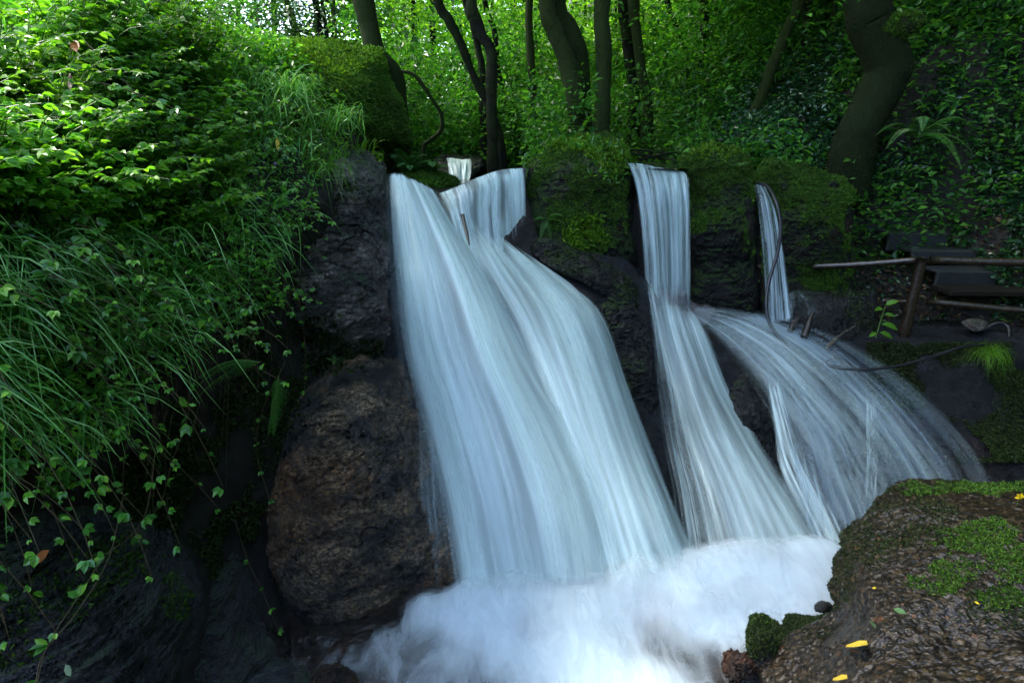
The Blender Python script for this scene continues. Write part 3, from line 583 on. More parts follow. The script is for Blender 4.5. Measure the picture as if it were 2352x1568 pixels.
pier('long right-hand mossy stone pier ending at the wooden steps',
     [(1737, 395, 5.85), (1760, 366, 5.95), (1800, 372, 5.95), (1850, 378, 5.95), (1910, 398, 5.95), (1952, 418, 5.9), (1963, 470, 5.85), (1962, 580, 5.8), (1960, 700, 5.7), (1900, 765, 5.5), (1800, 765, 5.45), (1752, 745, 5.45), (1750, 600, 5.6), (1742, 480, 5.75)],
     [(1850, 450, 5.7), (1850, 600, 5.55), (1920, 550, 5.65), (1800, 680, 5.5)], 47,
     lambda p, N: np.maximum((560 - proj(p)[1]) / 260, pxin(p, (1900, 640, 80, 40)) * .5) + nz(p, 4) * .9 - .2)
rock('stone_block', 'low flat dark stone block at the foot of the right-hand pier', 'cliff',
     [(1812, 672, 5.45), (1900, 668, 5.45), (2005, 668, 5.4), (2016, 690, 5.35), (2010, 800, 5.15), (1960, 815, 5.1), (1840, 790, 5.2), (1812, 750, 5.3)],
     [(1900, 700, 5.25), (1950, 760, 5.15)], 'stone block', moss=[dict(n=5000, fn=lambda p, N: pxin(p, (1960, 675, 60, 12), (1980, 720, 40, 60)) * .5 + nz(p, 6) * .4 - .2, size=.02, mat='mossd')],
     seed=51, roll=.1, amp=.02, fs=5, back=.35, jit=2)
rock('boulder', 'huge moss covered boulder on the bank top beside a leaning tree', 'mossrock',
     [(470, 200, 5.0), (500, 120, 5.3), (600, 98, 5.6), (700, 92, 5.9), (770, 100, 6.0), (860, 112, 6.1), (882, 130, 6.1), (905, 200, 6.0), (940, 290, 5.8), (938, 330, 5.7), (860, 345, 5.5), (780, 345, 5.4), (650, 330, 5.1), (500, 290, 4.9)],
     [(760, 160, 5.55), (840, 200, 5.5), (880, 280, 5.5), (800, 280, 5.3), (820, 150, 5.75), (600, 180, 5.1)], seed=57, amp=.07, fs=2, back=1.3, roll=.35, jit=6,
     moss=[dict(n=170000, fn=lambda p, N: .35 + nz(p, 4) * .6, size=.022, mat='moss'), dict(n=30000, fn=lambda p, N: pxin(p, (700, 115, 260, 45), (790, 130, 60, 50)) * .7 + nz(p, 6) * .2 - .1, size=.035, mat='mossb')])
rock('rock', 'mossy flat stone on the stream edge below the ferns, left of the curved lip', 'mossrock',
     [(925, 392, 5.6), (960, 388, 5.7), (1010, 398, 5.8), (1050, 412, 5.8), (1045, 428, 5.6), (1000, 432, 5.4), (960, 425, 5.4), (925, 412, 5.4)], [(985, 412, 5.45)], seed=59, amp=.03, fs=5, back=.5, roll=.1, jit=3,
     moss=[dict(n=9000, fn=lambda p, N: .4 + nz(p, 5) * .3, size=.025, mat='moss')])
rock('rock', 'dark wet rock the small upper waterfall drops over', 'cliff',
     [(995, 372, 8.4), (1020, 355, 8.6), (1080, 358, 8.6), (1110, 362, 8.6), (1118, 380, 8.5), (1095, 400, 8.3), (1060, 425, 8.0), (1000, 420, 8.0)], [(1050, 385, 8.25)], seed=61, amp=.04, fs=3, back=1.0, roll=.15, jit=3)
rock('rock', 'small dark rock in the leaves left of the tree at the upper stream', 'cliff', [(1085, 345, 9.2), (1105, 338, 9.3), (1135, 345, 9.3), (1140, 362, 9.2), (1100, 366, 9.1)], [(1115, 352, 9.1)], seed=63, amp=.04, fs=3, back=.6, roll=.15, jit=3)
# right foreground conglomerate
CG_O = [(2062, 1108, 2.62), (2200, 1104, 2.6), (2400, 1106, 2.55), (2750, 1120, 2.5), (2800, 1500, 1.7), (2700, 1850, 1.2), (2000, 1850, 1.35), (1850, 1700, 1.6), (1745, 1575, 1.95), (1760, 1520, 2.05), (1840, 1440, 2.1), (1915, 1400, 2.12), (1905, 1330, 2.25), (1928, 1260, 2.4), (1932, 1212, 2.5), (1985, 1180, 2.5)]
rock('rock_shelf', 'pebbly conglomerate rock with bright moss filling the bottom right corner', 'pebble', CG_O,
     [(2200, 1150, 2.42), (2350, 1200, 2.2), (2050, 1250, 2.25), (2150, 1300, 2.02), (2300, 1350, 1.85), (1980, 1350, 2.05), (2000, 1480, 1.78), (2200, 1480, 1.68), (2000, 1600, 1.55), (2400, 1600, 1.4), (1880, 1520, 1.9)], seed=67, amp=.022, fs=5, nr=190, ns=620, back=.7, roll=.05, jit=9, cen=(2460, 1470),
     moss=[dict(n=150000, fn=lambda p, N: pxin(p, (2220, 1120, 170, 16), (2240, 1240, 90, 45), (2320, 1290, 90, 55), (2180, 1320, 90, 40), (2290, 1370, 60, 30)) * .7 + nz(p, 11) * .7 - .15, size=.011, mat='moss'),
           dict(n=90000, fn=lambda p, N: pxin(p, (2150, 1118, 120, 20), (1925, 1310, 30, 100), (2020, 1240, 90, 70), (2120, 1220, 90, 70), (2300, 1400, 120, 60), (1850, 1450, 80, 40)) * .6 + nz(p, 7) * .6 - .2, size=.010, mat='mossd')])
rock('rock', 'small upright moss topped rock standing in the foam at the bottom', 'cliff', [(1722, 1425, 2.28), (1750, 1412, 2.32), (1785, 1430, 2.32), (1812, 1460, 2.25), (1815, 1530, 2.1), (1760, 1550, 2.05), (1718, 1520, 2.15)], [(1760, 1470, 2.1)],
     moss=[dict(n=12000, fn=lambda p, N: (1500 - proj(p)[1]) / 90 + nz(p, 8) * .3, size=.013, mat='mossd'), dict(n=2500, fn=lambda p, N: pxin(p, (1750, 1420, 40, 14)), size=.014, mat='moss')], seed=71, amp=.02, fs=7, back=.2, roll=.07, jit=3, nr=40, ns=120)
rock('rock', 'dark mossy rock beside the foam between upright rock and pebbly shelf', 'cliff', [(1800, 1430, 2.25), (1815, 1412, 2.28), (1870, 1416, 2.28), (1920, 1410, 2.25), (1930, 1450, 2.12), (1850, 1500, 2.05), (1800, 1480, 2.12)], [(1860, 1445, 2.12)],
     moss=[dict(n=9000, fn=lambda p, N: .35 + nz(p, 8) * .4, size=.012, mat='mossd')], seed=73, amp=.02, fs=7, back=.2, roll=.07, jit=3, nr=40, ns=120)
rock('rock', 'tiny wet black stone in the white foam near the shelf', 'cliff', [(1872, 1385, 2.4), (1895, 1378, 2.42), (1915, 1392, 2.38), (1905, 1408, 2.32), (1875, 1404, 2.34)], [(1893, 1393, 2.33)], seed=75, amp=.012, fs=9, back=.12, roll=.05, jit=2, nr=24, ns=60)
rock('rock', 'wet orange rock in the shallow water at the bottom right', 'orange', [(1655, 1510, 2.2), (1680, 1492, 2.23), (1720, 1498, 2.2), (1735, 1530, 2.1), (1700, 1570, 2.05), (1660, 1550, 2.1)], [(1695, 1528, 2.1)], seed=77, amp=.05, fs=6, back=.2, roll=.05, jit=7, nr=40, ns=120)

# ------------------------------------------------------------------ water
def sheet(name, rows, nu=60, nv=90, mat=None, off=0.0, parent=None, wob=.012, seed=0, bulge=0.0):
    """rows of (px, py, Y) points, top row first: a sheet of falling water"""
    R = np.array(rows, float); R[..., 2] -= off
    R = catmull(R, nv); R = catmull(np.swapaxes(R, 0, 1), nu)       # (nu, nv, 3)
    u = np.linspace(0, 1, nu)[:, None] * np.ones((1, nv)); v = np.linspace(0, 1, nv)[None] * np.ones((nu, 1))
    Y = R[..., 2] - bulge * np.sin(pi * u)
    W3 = P(R[..., 0], R[..., 1], Y)
    q = np.stack([u * 14, v * 1.2, 0 * u + seed], -1); d = fbm(q, 1, 3, .55, seed) * wob
    W3 = W3 - norm(W3 - [0, 0, H]) * d[..., None]
    return mk(name, W3, gridF(nu, nv), mat, parent, uv=np.stack([u, v], -1).reshape(-1, 2))
def fall(label, layers, loc):
    t = thing('waterfall', label, 'waterfall', loc)
    for nm, rows, mats, off in layers:
        for i, m in enumerate(mats): sheet(nm, rows, mat=m, off=off + i * .05, parent=t, seed=i * 3.1 + len(nm))
    return t
JET = [[(889, 398, 4.72), (915, 397, 4.72), (940, 405, 4.75), (970, 420, 4.8), (1003, 436, 4.85)],
       [(890, 480, 4.55), (930, 480, 4.5), (975, 490, 4.5), (1020, 510, 4.55), (1062, 540, 4.62)],
       [(897, 620, 4.2), (955, 620, 4.1), (1025, 630, 4.1), (1090, 645, 4.15), (1150, 670, 4.25)],
       [(918, 800, 3.85), (990, 800, 3.72), (1075, 800, 3.7), (1160, 810, 3.75), (1235, 830, 3.85)],
       [(955, 960, 3.52), (1040, 960, 3.38), (1140, 965, 3.36), (1240, 975, 3.4), (1330, 990, 3.5)],
       [(1000, 1160, 3.1), (1090, 1160, 3.0), (1200, 1160, 2.98), (1310, 1160, 3.0), (1405, 1165, 3.1)],
       [(1036, 1370, 2.74), (1130, 1365, 2.68), (1240, 1355, 2.68), (1350, 1345, 2.7), (1450, 1330, 2.8)]]
MIST = [[(885, 400, 4.7), (905, 400, 4.7)], [(885, 600, 4.3), (945, 610, 4.25)], [(905, 800, 3.9), (985, 800, 3.8)], [(930, 960, 3.6), (1040, 960, 3.45)], [(930, 1160, 3.2), (1060, 1160, 3.05)], [(955, 1360, 2.85), (1080, 1370, 2.72)]]
FAN = [[(1008, 444, 5.15), (1050, 428, 5.25), (1100, 406, 5.4), (1150, 390, 5.5), (1204, 385, 5.6)],
       [(1015, 462, 5.0), (1058, 450, 5.1), (1108, 430, 5.25), (1158, 418, 5.4), (1206, 412, 5.5)],
       [(1030, 500, 4.85), (1068, 500, 4.95), (1108, 495, 5.08), (1160, 490, 5.25), (1208, 480, 5.42)],
       [(1050, 560, 4.7), (1085, 565, 4.78), (1120, 565, 4.9), (1165, 565, 5.08), (1212, 570, 5.3)],
       [(1080, 640, 4.5), (1120, 645, 4.55), (1150, 650, 4.65), (1185, 650, 4.85), (1225, 640, 5.1)]]
LOW = [[(1040, 500, 4.82), (1085, 515, 4.84), (1130, 535, 4.9), (1180, 560, 5.0), (1220, 590, 5.05)],
       [(1090, 620, 4.45), (1150, 620, 4.5), (1215, 630, 4.62), (1280, 645, 4.78), (1335, 665, 4.9)],
       [(1150, 740, 4.1), (1215, 730, 4.15), (1280, 725, 4.25), (1345, 725, 4.4), (1400, 740, 4.55)],
       [(1205, 880, 3.75), (1270, 870, 3.75), (1335, 865, 3.8), (1400, 865, 3.95), (1450, 880, 4.15)],
       [(1260, 1040, 3.38), (1325, 1030, 3.36), (1390, 1025, 3.4), (1455, 1025, 3.52), (1510, 1035, 3.72)],
       [(1310, 1200, 3.06), (1380, 1190, 3.02), (1445, 1185, 3.03), (1515, 1180, 3.1), (1570, 1185, 3.3)],
       [(1350, 1350, 2.76), (1420, 1340, 2.74), (1490, 1330, 2.76), (1560, 1310, 2.85), (1620, 1290, 3.0)]]
WHITE = (.76, .95, .93)
w_jet = [water_mat('silky_white_water', 14, .7, 1.1, .28, .60, .16, .02, .02, 1.0, base=.45, col=WHITE, A2=6, fine=.25), water_mat('silky_white_water_thin', 24, .8, .6, .36, .68, .16, .04, .02, 5.0, col=WHITE, fine=.4)]
w_mist = [water_mat('thin_side_spray', 12, 1.0, .4, .38, .72, .4, .05, .2, 9.0, col=WHITE, fine=.3)]
w_fan = [water_mat('lip_water', 15, .6, 1.25, .40, .58, .06, .02, .2, 3.0, col=WHITE, base=.32, fine=.4), water_mat('painted_lip_glints', 34, .5, .6, .48, .62, .08, .03, .3, 13.0, col=(.86, .94, 1), fine=.6)]  # second layer: glints put into the colour as finer, paler streaks
w_low = [water_mat('lower_white_water', 15, .8, 1.2, .32, .58, .18, .12, .02, 21.0, base=.42, col=WHITE, A2=6, fine=.25), water_mat('lower_white_water_thin', 22, .9, .55, .38, .68, .20, .12, .02, 25.0, col=WHITE, fine=.4)]
fall('broad main waterfall, white and silky, pouring from the curved lip to the foam pool',
     [('water_jet', JET, w_jet, 0), ('side_spray', MIST, w_mist, -.02), ('lip_curtain', FAN, w_fan, 0), ('lower_veil', LOW, w_low, -.02)], (0.2, 3.0, 0))
CH = [[(1437, 374, 5.78), (1475, 376, 5.78), (1510, 384, 5.78), (1545, 388, 5.78), (1572, 394, 5.78)], [(1447, 392, 5.62), (1482, 396, 5.62), (1515, 400, 5.62), (1550, 404, 5.62), (1581, 406, 5.62)],
      [(1462, 450, 5.5), (1493, 450, 5.48), (1524, 450, 5.48), (1556, 450, 5.48), (1586, 450, 5.5)], [(1474, 560, 5.4), (1503, 560, 5.38), (1532, 560, 5.38), (1560, 560, 5.38), (1587, 560, 5.4)],
      [(1483, 700, 5.3), (1509, 706, 5.26), (1535, 712, 5.26), (1562, 718, 5.26), (1588, 722, 5.3)]]
ST1 = [[(1478, 620, 5.25), (1508, 650, 5.2), (1540, 670, 5.18), (1565, 690, 5.18), (1590, 712, 5.2)], [(1490, 720, 5.02), (1522, 730, 4.96), (1555, 742, 4.92), (1592, 752, 4.92), (1630, 762, 4.95)],
       [(1512, 870, 4.6), (1555, 872, 4.5), (1600, 880, 4.42), (1642, 890, 4.42), (1690, 905, 4.5)], [(1535, 1000, 4.1), (1592, 1000, 3.98), (1650, 1005, 3.92), (1710, 1015, 3.92), (1765, 1030, 4.0)],
       [(1570, 1130, 3.65), (1640, 1130, 3.52), (1710, 1135, 3.48), (1785, 1140, 3.48), (1850, 1150, 3.55)], [(1610, 1290, 3.2), (1690, 1290, 3.08), (1775, 1290, 3.02), (1860, 1285, 3.02), (1940, 1275, 3.1)]]
ST2 = [[(1588, 726, 5.18), (1590, 720, 5.19), (1593, 714, 5.2), (1596, 708, 5.21), (1600, 702, 5.22)], [(1655, 790, 4.88), (1668, 768, 4.92), (1684, 750, 4.98), (1705, 732, 5.05), (1730, 716, 5.12)],
       [(1722, 876, 4.52), (1752, 846, 4.58), (1785, 818, 4.66), (1820, 790, 4.76), (1860, 766, 4.88)], [(1785, 985, 4.08), (1832, 950, 4.14), (1880, 915, 4.24), (1932, 880, 4.38), (1985, 850, 4.55)],
       [(1850, 1100, 3.68), (1910, 1065, 3.74), (1975, 1030, 3.84), (2040, 995, 3.98), (2105, 965, 4.2)], [(1940, 1250, 3.3), (2010, 1215, 3.36), (2085, 1180, 3.46), (2160, 1145, 3.6), (2240, 1110, 3.85)]]
ST3 = [[(1752, 872, 4.5), (1790, 868, 4.52)], [(1768, 960, 4.22), (1815, 950, 4.22)], [(1785, 1060, 3.88), (1850, 1050, 3.85)], [(1820, 1150, 3.55), (1905, 1150, 3.5)], [(1880, 1280, 3.15), (1960, 1265, 3.12)]]
ST4 = [[(1975, 880, 4.45), (2010, 868, 4.48)], [(1965, 980, 4.2), (2035, 960, 4.22)], [(1958, 1080, 3.85), (2050, 1060, 3.85)], [(1960, 1190, 3.45), (2040, 1170, 3.45)]]
def onbed(rows, off): return [[(x, y, float(bedf(np.array([x * 1.]), np.array([y * 1.]))[0]) - off) for x, y in r] for r in rows]
ST5 = onbed([[(1610, 742), (1655, 730), (1705, 718), (1760, 714)], [(1740, 860), (1790, 835), (1850, 800), (1925, 772)], [(1775, 1000), (1860, 965), (1965, 922), (2085, 870)], [(1790, 1140), (1910, 1115), (2060, 1070), (2220, 1005)], [(1800, 1300), (1960, 1270), (2130, 1230), (2320, 1160)]], .16)
ST6 = onbed([[(1482, 640), (1500, 650)], [(1496, 760), (1530, 760)], [(1505, 880), (1570, 880)], [(1520, 1010), (1600, 1010)], [(1545, 1140), (1640, 1140)], [(1560, 1290), (1680, 1290)]], .2)
w_ch = [water_mat('straight_fall_water', 20, .3, 1.1, .34, .64, .04, .01, .1, 31.0, base=.3, col=(.52, .68, .68), fine=.45), water_mat('painted_fall_glints', 44, .3, .6, .48, .64, .04, .02, .1, 35.0, col=(.72, .84, .78), fine=.6)]  # upper layer paints glints on the curtain as thin pale streaks
w_s1 = [water_mat('spreading_water', 10, .9, 1.0, .36, .68, .22, .16, .02, 41.0, base=.34, col=WHITE, A2=5, fine=.3), water_mat('spreading_water_thin', 22, .8, .55, .40, .70, .2, .14, .02, 45.0, col=WHITE, fine=.5)]
w_s2 = [water_mat('fan_water', 10, .4, .75, .42, .74, .35, .01, .35, 51.0, base=.1, col=WHITE, A2=4, fine=.3), water_mat('fan_streaks', 30, .35, .5, .40, .74, .28, .01, .3, 55.0, col=WHITE, fine=.6)]
w_s3 = [water_mat('narrow_stream_water', 8, 1.4, 1.0, .34, .62, .3, .10, .02, 61.0, base=.15, col=WHITE)]
w_s4 = [water_mat('dripping_spray', 10, 1.2, .6, .42, .68, .35, .25, .15, 65.0, col=WHITE)]
w_s5 = [water_mat('thin_veil', 18, .5, .6, .38, .74, .3, .05, .12, 91.0, base=.12, col=(.55, .74, .88), fine=.5), water_mat('thin_veil_streaks', 40, .4, .4, .42, .72, .25, .05, .12, 95.0, col=WHITE, fine=.7)]
w_s6 = [water_mat('edge_spray', 16, .9, .6, .38, .66, .35, .04, .04, 98.0, base=.1, col=WHITE, fine=.5)]
fall('second waterfall, a straight curtain between two mossy piers that fans out over rocks',
     [('straight_curtain', CH, w_ch, 0), ('left_stream', ST1, w_s1, 0), ('thin_veil', ST5, w_s5, 0), ('edge_spray', ST6, w_s6, 0), ('right_fan', ST2, w_s2, 0), ('narrow_stream', ST3, w_s3, 0), ('spray', ST4, w_s4, 0)], (1.6, 4.4, .3))
TR = [[(1733, 424, 5.75), (1748, 424, 5.75), (1760, 430, 5.75)], [(1740, 470, 5.55), (1765, 465, 5.55), (1784, 490, 5.52)], [(1750, 560, 5.45), (1778, 560, 5.42), (1800, 570, 5.42)], [(1756, 660, 5.38), (1786, 660, 5.34), (1812, 660, 5.32)], [(1758, 748, 5.28), (1790, 745, 5.24), (1824, 738, 5.2)]]
SPL = [[(1800, 672, 5.25), (1822, 664, 5.22), (1850, 668, 5.2)], [(1805, 700, 5.2), (1830, 690, 5.16), (1880, 700, 5.1)], [(1806, 745, 5.2), (1835, 730, 5.14), (1895, 745, 5.08)]]
fall('thin trickle of a waterfall beside the black hose, between two mossy piers',
     [('trickle', TR, [water_mat('trickle_water', 9, .35, 1.0, .38, .62, .12, .01, .04, 71.0, base=.1, col=(.56, .70, .74))], 0), ('splash', SPL, [water_mat('splash_drops', 8, 1, .45, .42, .7, .4, .3, .3, 75.0, col=WHITE)], 0)], (2.6, 5.3, .9))
UP = [[(1024, 362, 8.4), (1040, 363, 8.38), (1062, 366, 8.38), (1082, 364, 8.4)], [(1026, 372, 8.18), (1042, 374, 8.15), (1062, 376, 8.15), (1084, 374, 8.2)], [(1029, 395, 8.05), (1045, 395, 8.0), (1062, 395, 8.02), (1083, 394, 8.05)], [(1031, 416, 7.92), (1046, 417, 7.9), (1062, 416, 7.9), (1080, 412, 7.92)]]
fall('small distant waterfall upstream, above the curved lip', [('upper_curtain', UP, [water_mat('upper_fall_water', 8, .6, 1.1, .33, .62, .06, .02, .02, 81.0, base=.5, col=WHITE)], 0)], (-.8, 8.0, 2.1))

# pools
def flat_patch(name, label, pts, z, mat, n=60, amp=0.0, fs=3.0):
    """water surface: smooth closed outline at height z, given in metres"""
    c = np.array(pts, float); loop = catmull(np.vstack([c[-1:], c, c[:2]]), 400); a, b = int(400 / (len(c) + 2)), int(400 * (len(c) + 1) / (len(c) + 2)); loop = loop[a:b][::3]
    ce = loop.mean(0); t = np.linspace(0, 1, n); XY = ce + (loop - ce)[None] * t[:, None, None]
    Z = z + amp * fbm(np.concatenate([XY, 0 * XY[..., :1]], -1), fs, 3)
    o = mk(name, np.concatenate([XY, Z[..., None]], -1), gridF(n, len(loop), True), mat); return tag(o, label, kind='structure')
MT['pool'] = pool_mat('stream_pool_water', (.02, .016, .014), .55, 9, .6); MT['upool'] = pool_mat('upper_pool_water', (.03, .03, .022), 1.0, 9, .2)
flat_patch('pool_water', 'brown clear water of the plunge pool running out below the falls', [(-2.2, 1.0), (-1.6, 2.4), (-.9, 2.75), (0, 3.0), (1, 3.3), (2, 3.4), (3.2, 3.0), (3.2, 1.5), (2.5, -2), (-1.5, -2)], .0, MT['pool'], amp=.012)
flat_patch('stream_bed', 'brown stones under the shallow outflow', [(-2.6, 1.0), (-2, 2.6), (-.9, 3.1), (0, 3.4), (1, 3.6), (2.4, 3.7), (3.6, 3.2), (3.6, 1.5), (2.8, -3), (-2, -3)], -.16, MT['orange'], amp=.08, fs=4)
flat_patch('upper_pool_water', 'dark still water behind the curved lip of the main fall', [(-1.4, 5.3), (-1.6, 6.4), (-1.5, 7.9), (-.8, 8.2), (-.2, 7.9), (.2, 6.6), (.1, 5.9), (-.5, 5.45), (-.9, 5.2)], 2.17, MT['upool'])
flat_patch('channel_water', 'dark water sliding through the gap between the wide and square piers', [(1.13, 5.76), (1.15, 6.6), (1.2, 7.6), (1.8, 7.6), (1.78, 6.6), (1.72, 5.76)], 2.39, MT['upool'])
# rounded rock lip under the fan and glassy water over it
LIP = [[(1004, 446, 5.2), (1050, 430, 5.3), (1100, 409, 5.45), (1150, 393, 5.55), (1208, 387, 5.65)]]
lipr = [[(a, b - dy, Y + dd) for a, b, Y in LIP[0]] for dy, dd in ((0, .55), (3, .3), (2, .1))] + [[(a, b + dy, Y + dd) for a, b, Y in LIP[0]] for dy, dd in ((4, .02), (30, -.05), (90, -.15))]
o = sheet('rock_lip', lipr, mat=MT['bed'], nu=50, nv=40); tag(o, 'rounded rock lip under the main fall', kind='structure')

# foam
foamf = tps([(820, 1380, -.3), (840, 1430, .0), (920, 1420, .35), (980, 1395, .75), (900, 1360, -.2), (1010, 1350, .0), (1200, 1325, .0), (1450, 1290, .0), (1700, 1255, .0), (1900, 1250, .0), (1060, 1400, 1), (1200, 1385, 1), (1450, 1350, 1), (1700, 1315, 1), (1880, 1310, 1),
    (1000, 1460, .55), (960, 1520, .42), (1050, 1520, .5), (1000, 1568, .45), (900, 1568, .36), (830, 1500, .33), (870, 1462, .36), (740, 1480, .25), (760, 1568, .2), (660, 1500, .1), (1120, 1568, .5), (1150, 1470, .85), (1300, 1450, 1.1), (1450, 1465, .6), (1510, 1480, .36), (1400, 1560, 1), (1600, 1420, 1.1), (1800, 1380, 1.1),
    (1600, 1515, .32), (1640, 1568, .3), (1530, 1568, .65), (1700, 1480, .75), (1250, 1568, .85), (1950, 1450, .8), (1700, 1650, .2), (1300, 1750, .4), (900, 1700, 0)])
def foam():
    t = tag(thing('foam', 'churning white foam and spray where the falls hit the pool', 'foam', (0.4, 2.6, 0)), group=None)
    for i, (z0, amp, g, lo, hi) in enumerate(((.03, .07, 1.0, .05, .95), (.07, .08, .75, .25, 1.1), (.11, .09, .5, .4, 1.2), (.15, .10, .4, .5, 1.3))):
        x = np.linspace(-1.7, 2.1, 170); y = np.linspace(1.2, 3.45, 130); X, Y = np.meshgrid(x, y, indexing='ij')
        q = np.stack([X, Y, 0 * X + i * 3], -1); base = np.stack([X, Y, 0 * X], -1); px, py = proj(base)
        m = foamf(px, py); m = np.clip(m, 0, 1.1) * sstep(-1.6, -1.2, X) * (1 - sstep(3.25, 3.4, Y)) * sstep(1.25, 1.6, Y)
        hump = .10 * sstep(2.2, 2.9, Y - .12 * X) * sstep(-.5, -.1, X)
        Z = z0 * m + hump + amp * np.clip(m, 0, 1) * (fbm(q, 2.0, 2, .4, 30 + i) * .7 + fbm(q + fbm(q, 2, 2)[..., None] * .3, 4, 2, .4, 33) * .12)
        base[..., 2] = np.maximum(Z, .01 + .01 * i)
        mk('foam_layer', base, gridF(170, 130), foam_mat('foam_%d' % i, 2.6 + .6 * i, lo, hi, seed=i * 7.7, gain=g, stretch=(2.2, .8, 1), col=(.74, .84, .88)), t, mask=m)
foam()
def mist():
    m, t, N, out = newmat('spray_mist'); v = N('VolumePrincipled', Color=(.95, .97, 1, 1), Density=1.1, Anisotropy=.1); t.links.new(v.outputs[0], out.inputs['Volume'])
    root = thing('mist', 'soft white spray hanging over the foam at the foot of the falls', 'mist', (.5, 2.9, .1))
    for i, (a, b, Y, r, sx) in enumerate(((1080, 1375, 2.75, .10, 1.8), (1200, 1355, 2.72, .12, 1.6), (1330, 1335, 2.72, .13, 1.5), (1460, 1320, 2.78, .12, 1.6), (1570, 1310, 2.85, .12, 1.5), (1680, 1305, 2.9, .14, 1.5), (1780, 1300, 2.92, .15, 1.4), (1870, 1310, 2.9, .12, 1.3), (1500, 1400, 2.55, .13, 2.0), (1700, 1380, 2.6, .13, 1.8), (1250, 1430, 2.45, .12, 2.0), (1545, 690, 5.1, .13, 1.3), (1600, 722, 5.0, .10, 1.5))):
        c = P(a, b, Y); n1, n2 = 24, 16; th, ph = np.meshgrid(np.linspace(0, 2 * pi, n1, endpoint=False), np.linspace(.02, pi - .02, n2)); D = np.stack([np.cos(th) * np.sin(ph) * sx, np.sin(th) * np.sin(ph), np.cos(ph)], -1)
        D = D * (1 + .45 * fbm(D + i * 3, 1.6, 3, .5, i))[..., None]; mk('puff', c + D * r, gridF(n2, n1, True), m, root)
mist()

# ------------------------------------------------------------------ trees
def hz(x, y): return float(height(np.array([x]), np.array([y]))[0])
def trunk_pts(pts, Y):
    W3 = np.array([P(a, b, Y if len(q) < 3 else q[2]) for q in pts for a, b in [q[:2]]]); return W3
def cluster(A, c, R, n, sz, squash=.6, dens=70, hi=False, dens_r=.32):
    """leaf sprays spread through a crown"""
    for i in range(n):
        d = rdir(1)[0] * np.array([1, 1, squash]); r = R * rng.random() ** .45; p = c + d * r
        m = int(dens * (.5 + rng.random())); rr = dens_r * R ** .5 * (.5 + rng.random() * .8)
        q = rng.normal(size=(m, 3)) * np.array([rr, rr, rr * .22]); q[:, 2] -= .25 * (q[:, 0] ** 2 + q[:, 1] ** 2) / max(rr, .1)
        out = norm(q * [1, 1, .2] + rdir(m) * .5 * rr); up = norm(np.array([0, 0, 1.]) + rdir(m) * .55)
        A.add(*leafset(p + q, out, up, sz * (.6 + .8 * rng.random(m)), sz * .6, fold=.15, droop=.25, hi=hi))
def tree(label, pts, Y, wpx, mat='bark', top=5.0, lean=None, crown=None, cmat='crown', csz=.085, limbs=3, group='trees of the valley wood', name='tree', kind='tree', base_down=True, flare=1.5, ivy=0, burl=None, nleaf=1.0):
    W3 = trunk_pts(pts, Y)[::-1]                  # bottom first
    rad = np.array([wpx / 2 / FPX * math.sqrt(w_[0] ** 2 + w_[1] ** 2 + (w_[2] - H) ** 2) for w_ in W3]); rad = rad * np.linspace(1.08, .92, len(W3))
    g = hz(W3[0][0], W3[0][1]) - .15
    if base_down and W3[0][2] > g: W3 = np.vstack([[W3[0][0], W3[0][1], g], W3]); rad = np.concatenate([[rad[0] * flare], rad])
    d = norm(W3[-1] - W3[-2]); d = norm(d * .6 + np.array([0, 0, .8])); tp = W3[-1]
    up = [tp + d * top * f + np.array([.25 * sin(f * 3 + tp[0]), .2 * sin(f * 4 + tp[1]), 0]) for f in (.3, .65, 1.0)]
    W3 = np.vstack([W3, up]); rad = np.concatenate([rad, rad[-1] * np.array([.85, .6, .3])])
    t = thing(name, label, kind, W3[0], group)
    V, F = tube(W3, rad, 14, k=60, seed=int(abs(tp[0] * 10)), lump=.22, cap=False); mk('trunk', V, F, MT[mat], t)
    if mat in ('barkm', 'barkd') and wpx > 25: mossify(t, V, F, int(wpx * 700), lambda p, N: np.where(p[:, 2] < 5.5, nz(p, 3, 5) + .1, -1), size=.014, mat='mossd', nrm=.5)
    C = [up[1], up[2]]
    for i in range(limbs):
        k = rng.random(); s = W3[-4] * (1 - k) + up[1] * k; a = rng.random() * 2 * pi; L = 1.2 + rng.random() * 1.6
        e = s + np.array([cos(a) * L, sin(a) * L, .5 + rng.random() * .8]); m = (s + e) / 2 + np.array([0, 0, .25]); C.append(e)
        r0 = rad[-3] * .45; V, F = tube(np.array([s, m, e]), [r0, r0 * .7, r0 * .25], 6, k=12, cap=False); mk('limb', V, F, MT[mat], t)
    if crown:
        A = Acc()
        for c in C: cluster(A, c, crown, int(6 * crown * nleaf), csz)
        A.build('crown', MT[cmat], t, smooth=False)
    if burl is not None:
        b = np.array(burl); V, F = tube(b[:, :3], b[:, 3], 16, k=30, lump=.35, cap=False); mk('burl', V, F, MT[mat], t); mossify(t, V, F, 9000, lambda p, N: .2 + nz(p, 6), size=.02, mat='moss')
    return t
T = tree
T('mossy leaning tree rising behind the huge mossy boulder', [(830, -10), (845, 60), (868, 130), (905, 200)], 7.0, 44, 'barkm', crown=1.8, csz=.09)
T('thin straight tree in the far left group above the stream', [(945, -10), (952, 90), (965, 200), (972, 290)], 13, 13, crown=1.8, cmat='crowny')
T('slim dark tree just right of the thin straight one', [(990, -10), (994, 90), (1003, 220), (1001, 330)], 13.5, 12, crown=1.8, cmat='crowny')
T('tree leaning left that crosses behind the tree at the water edge', [(1002, -10), (1030, 45), (1062, 110), (1090, 180), (1120, 240), (1150, 330)], 8.6, 18, 'bark', crown=1.8)
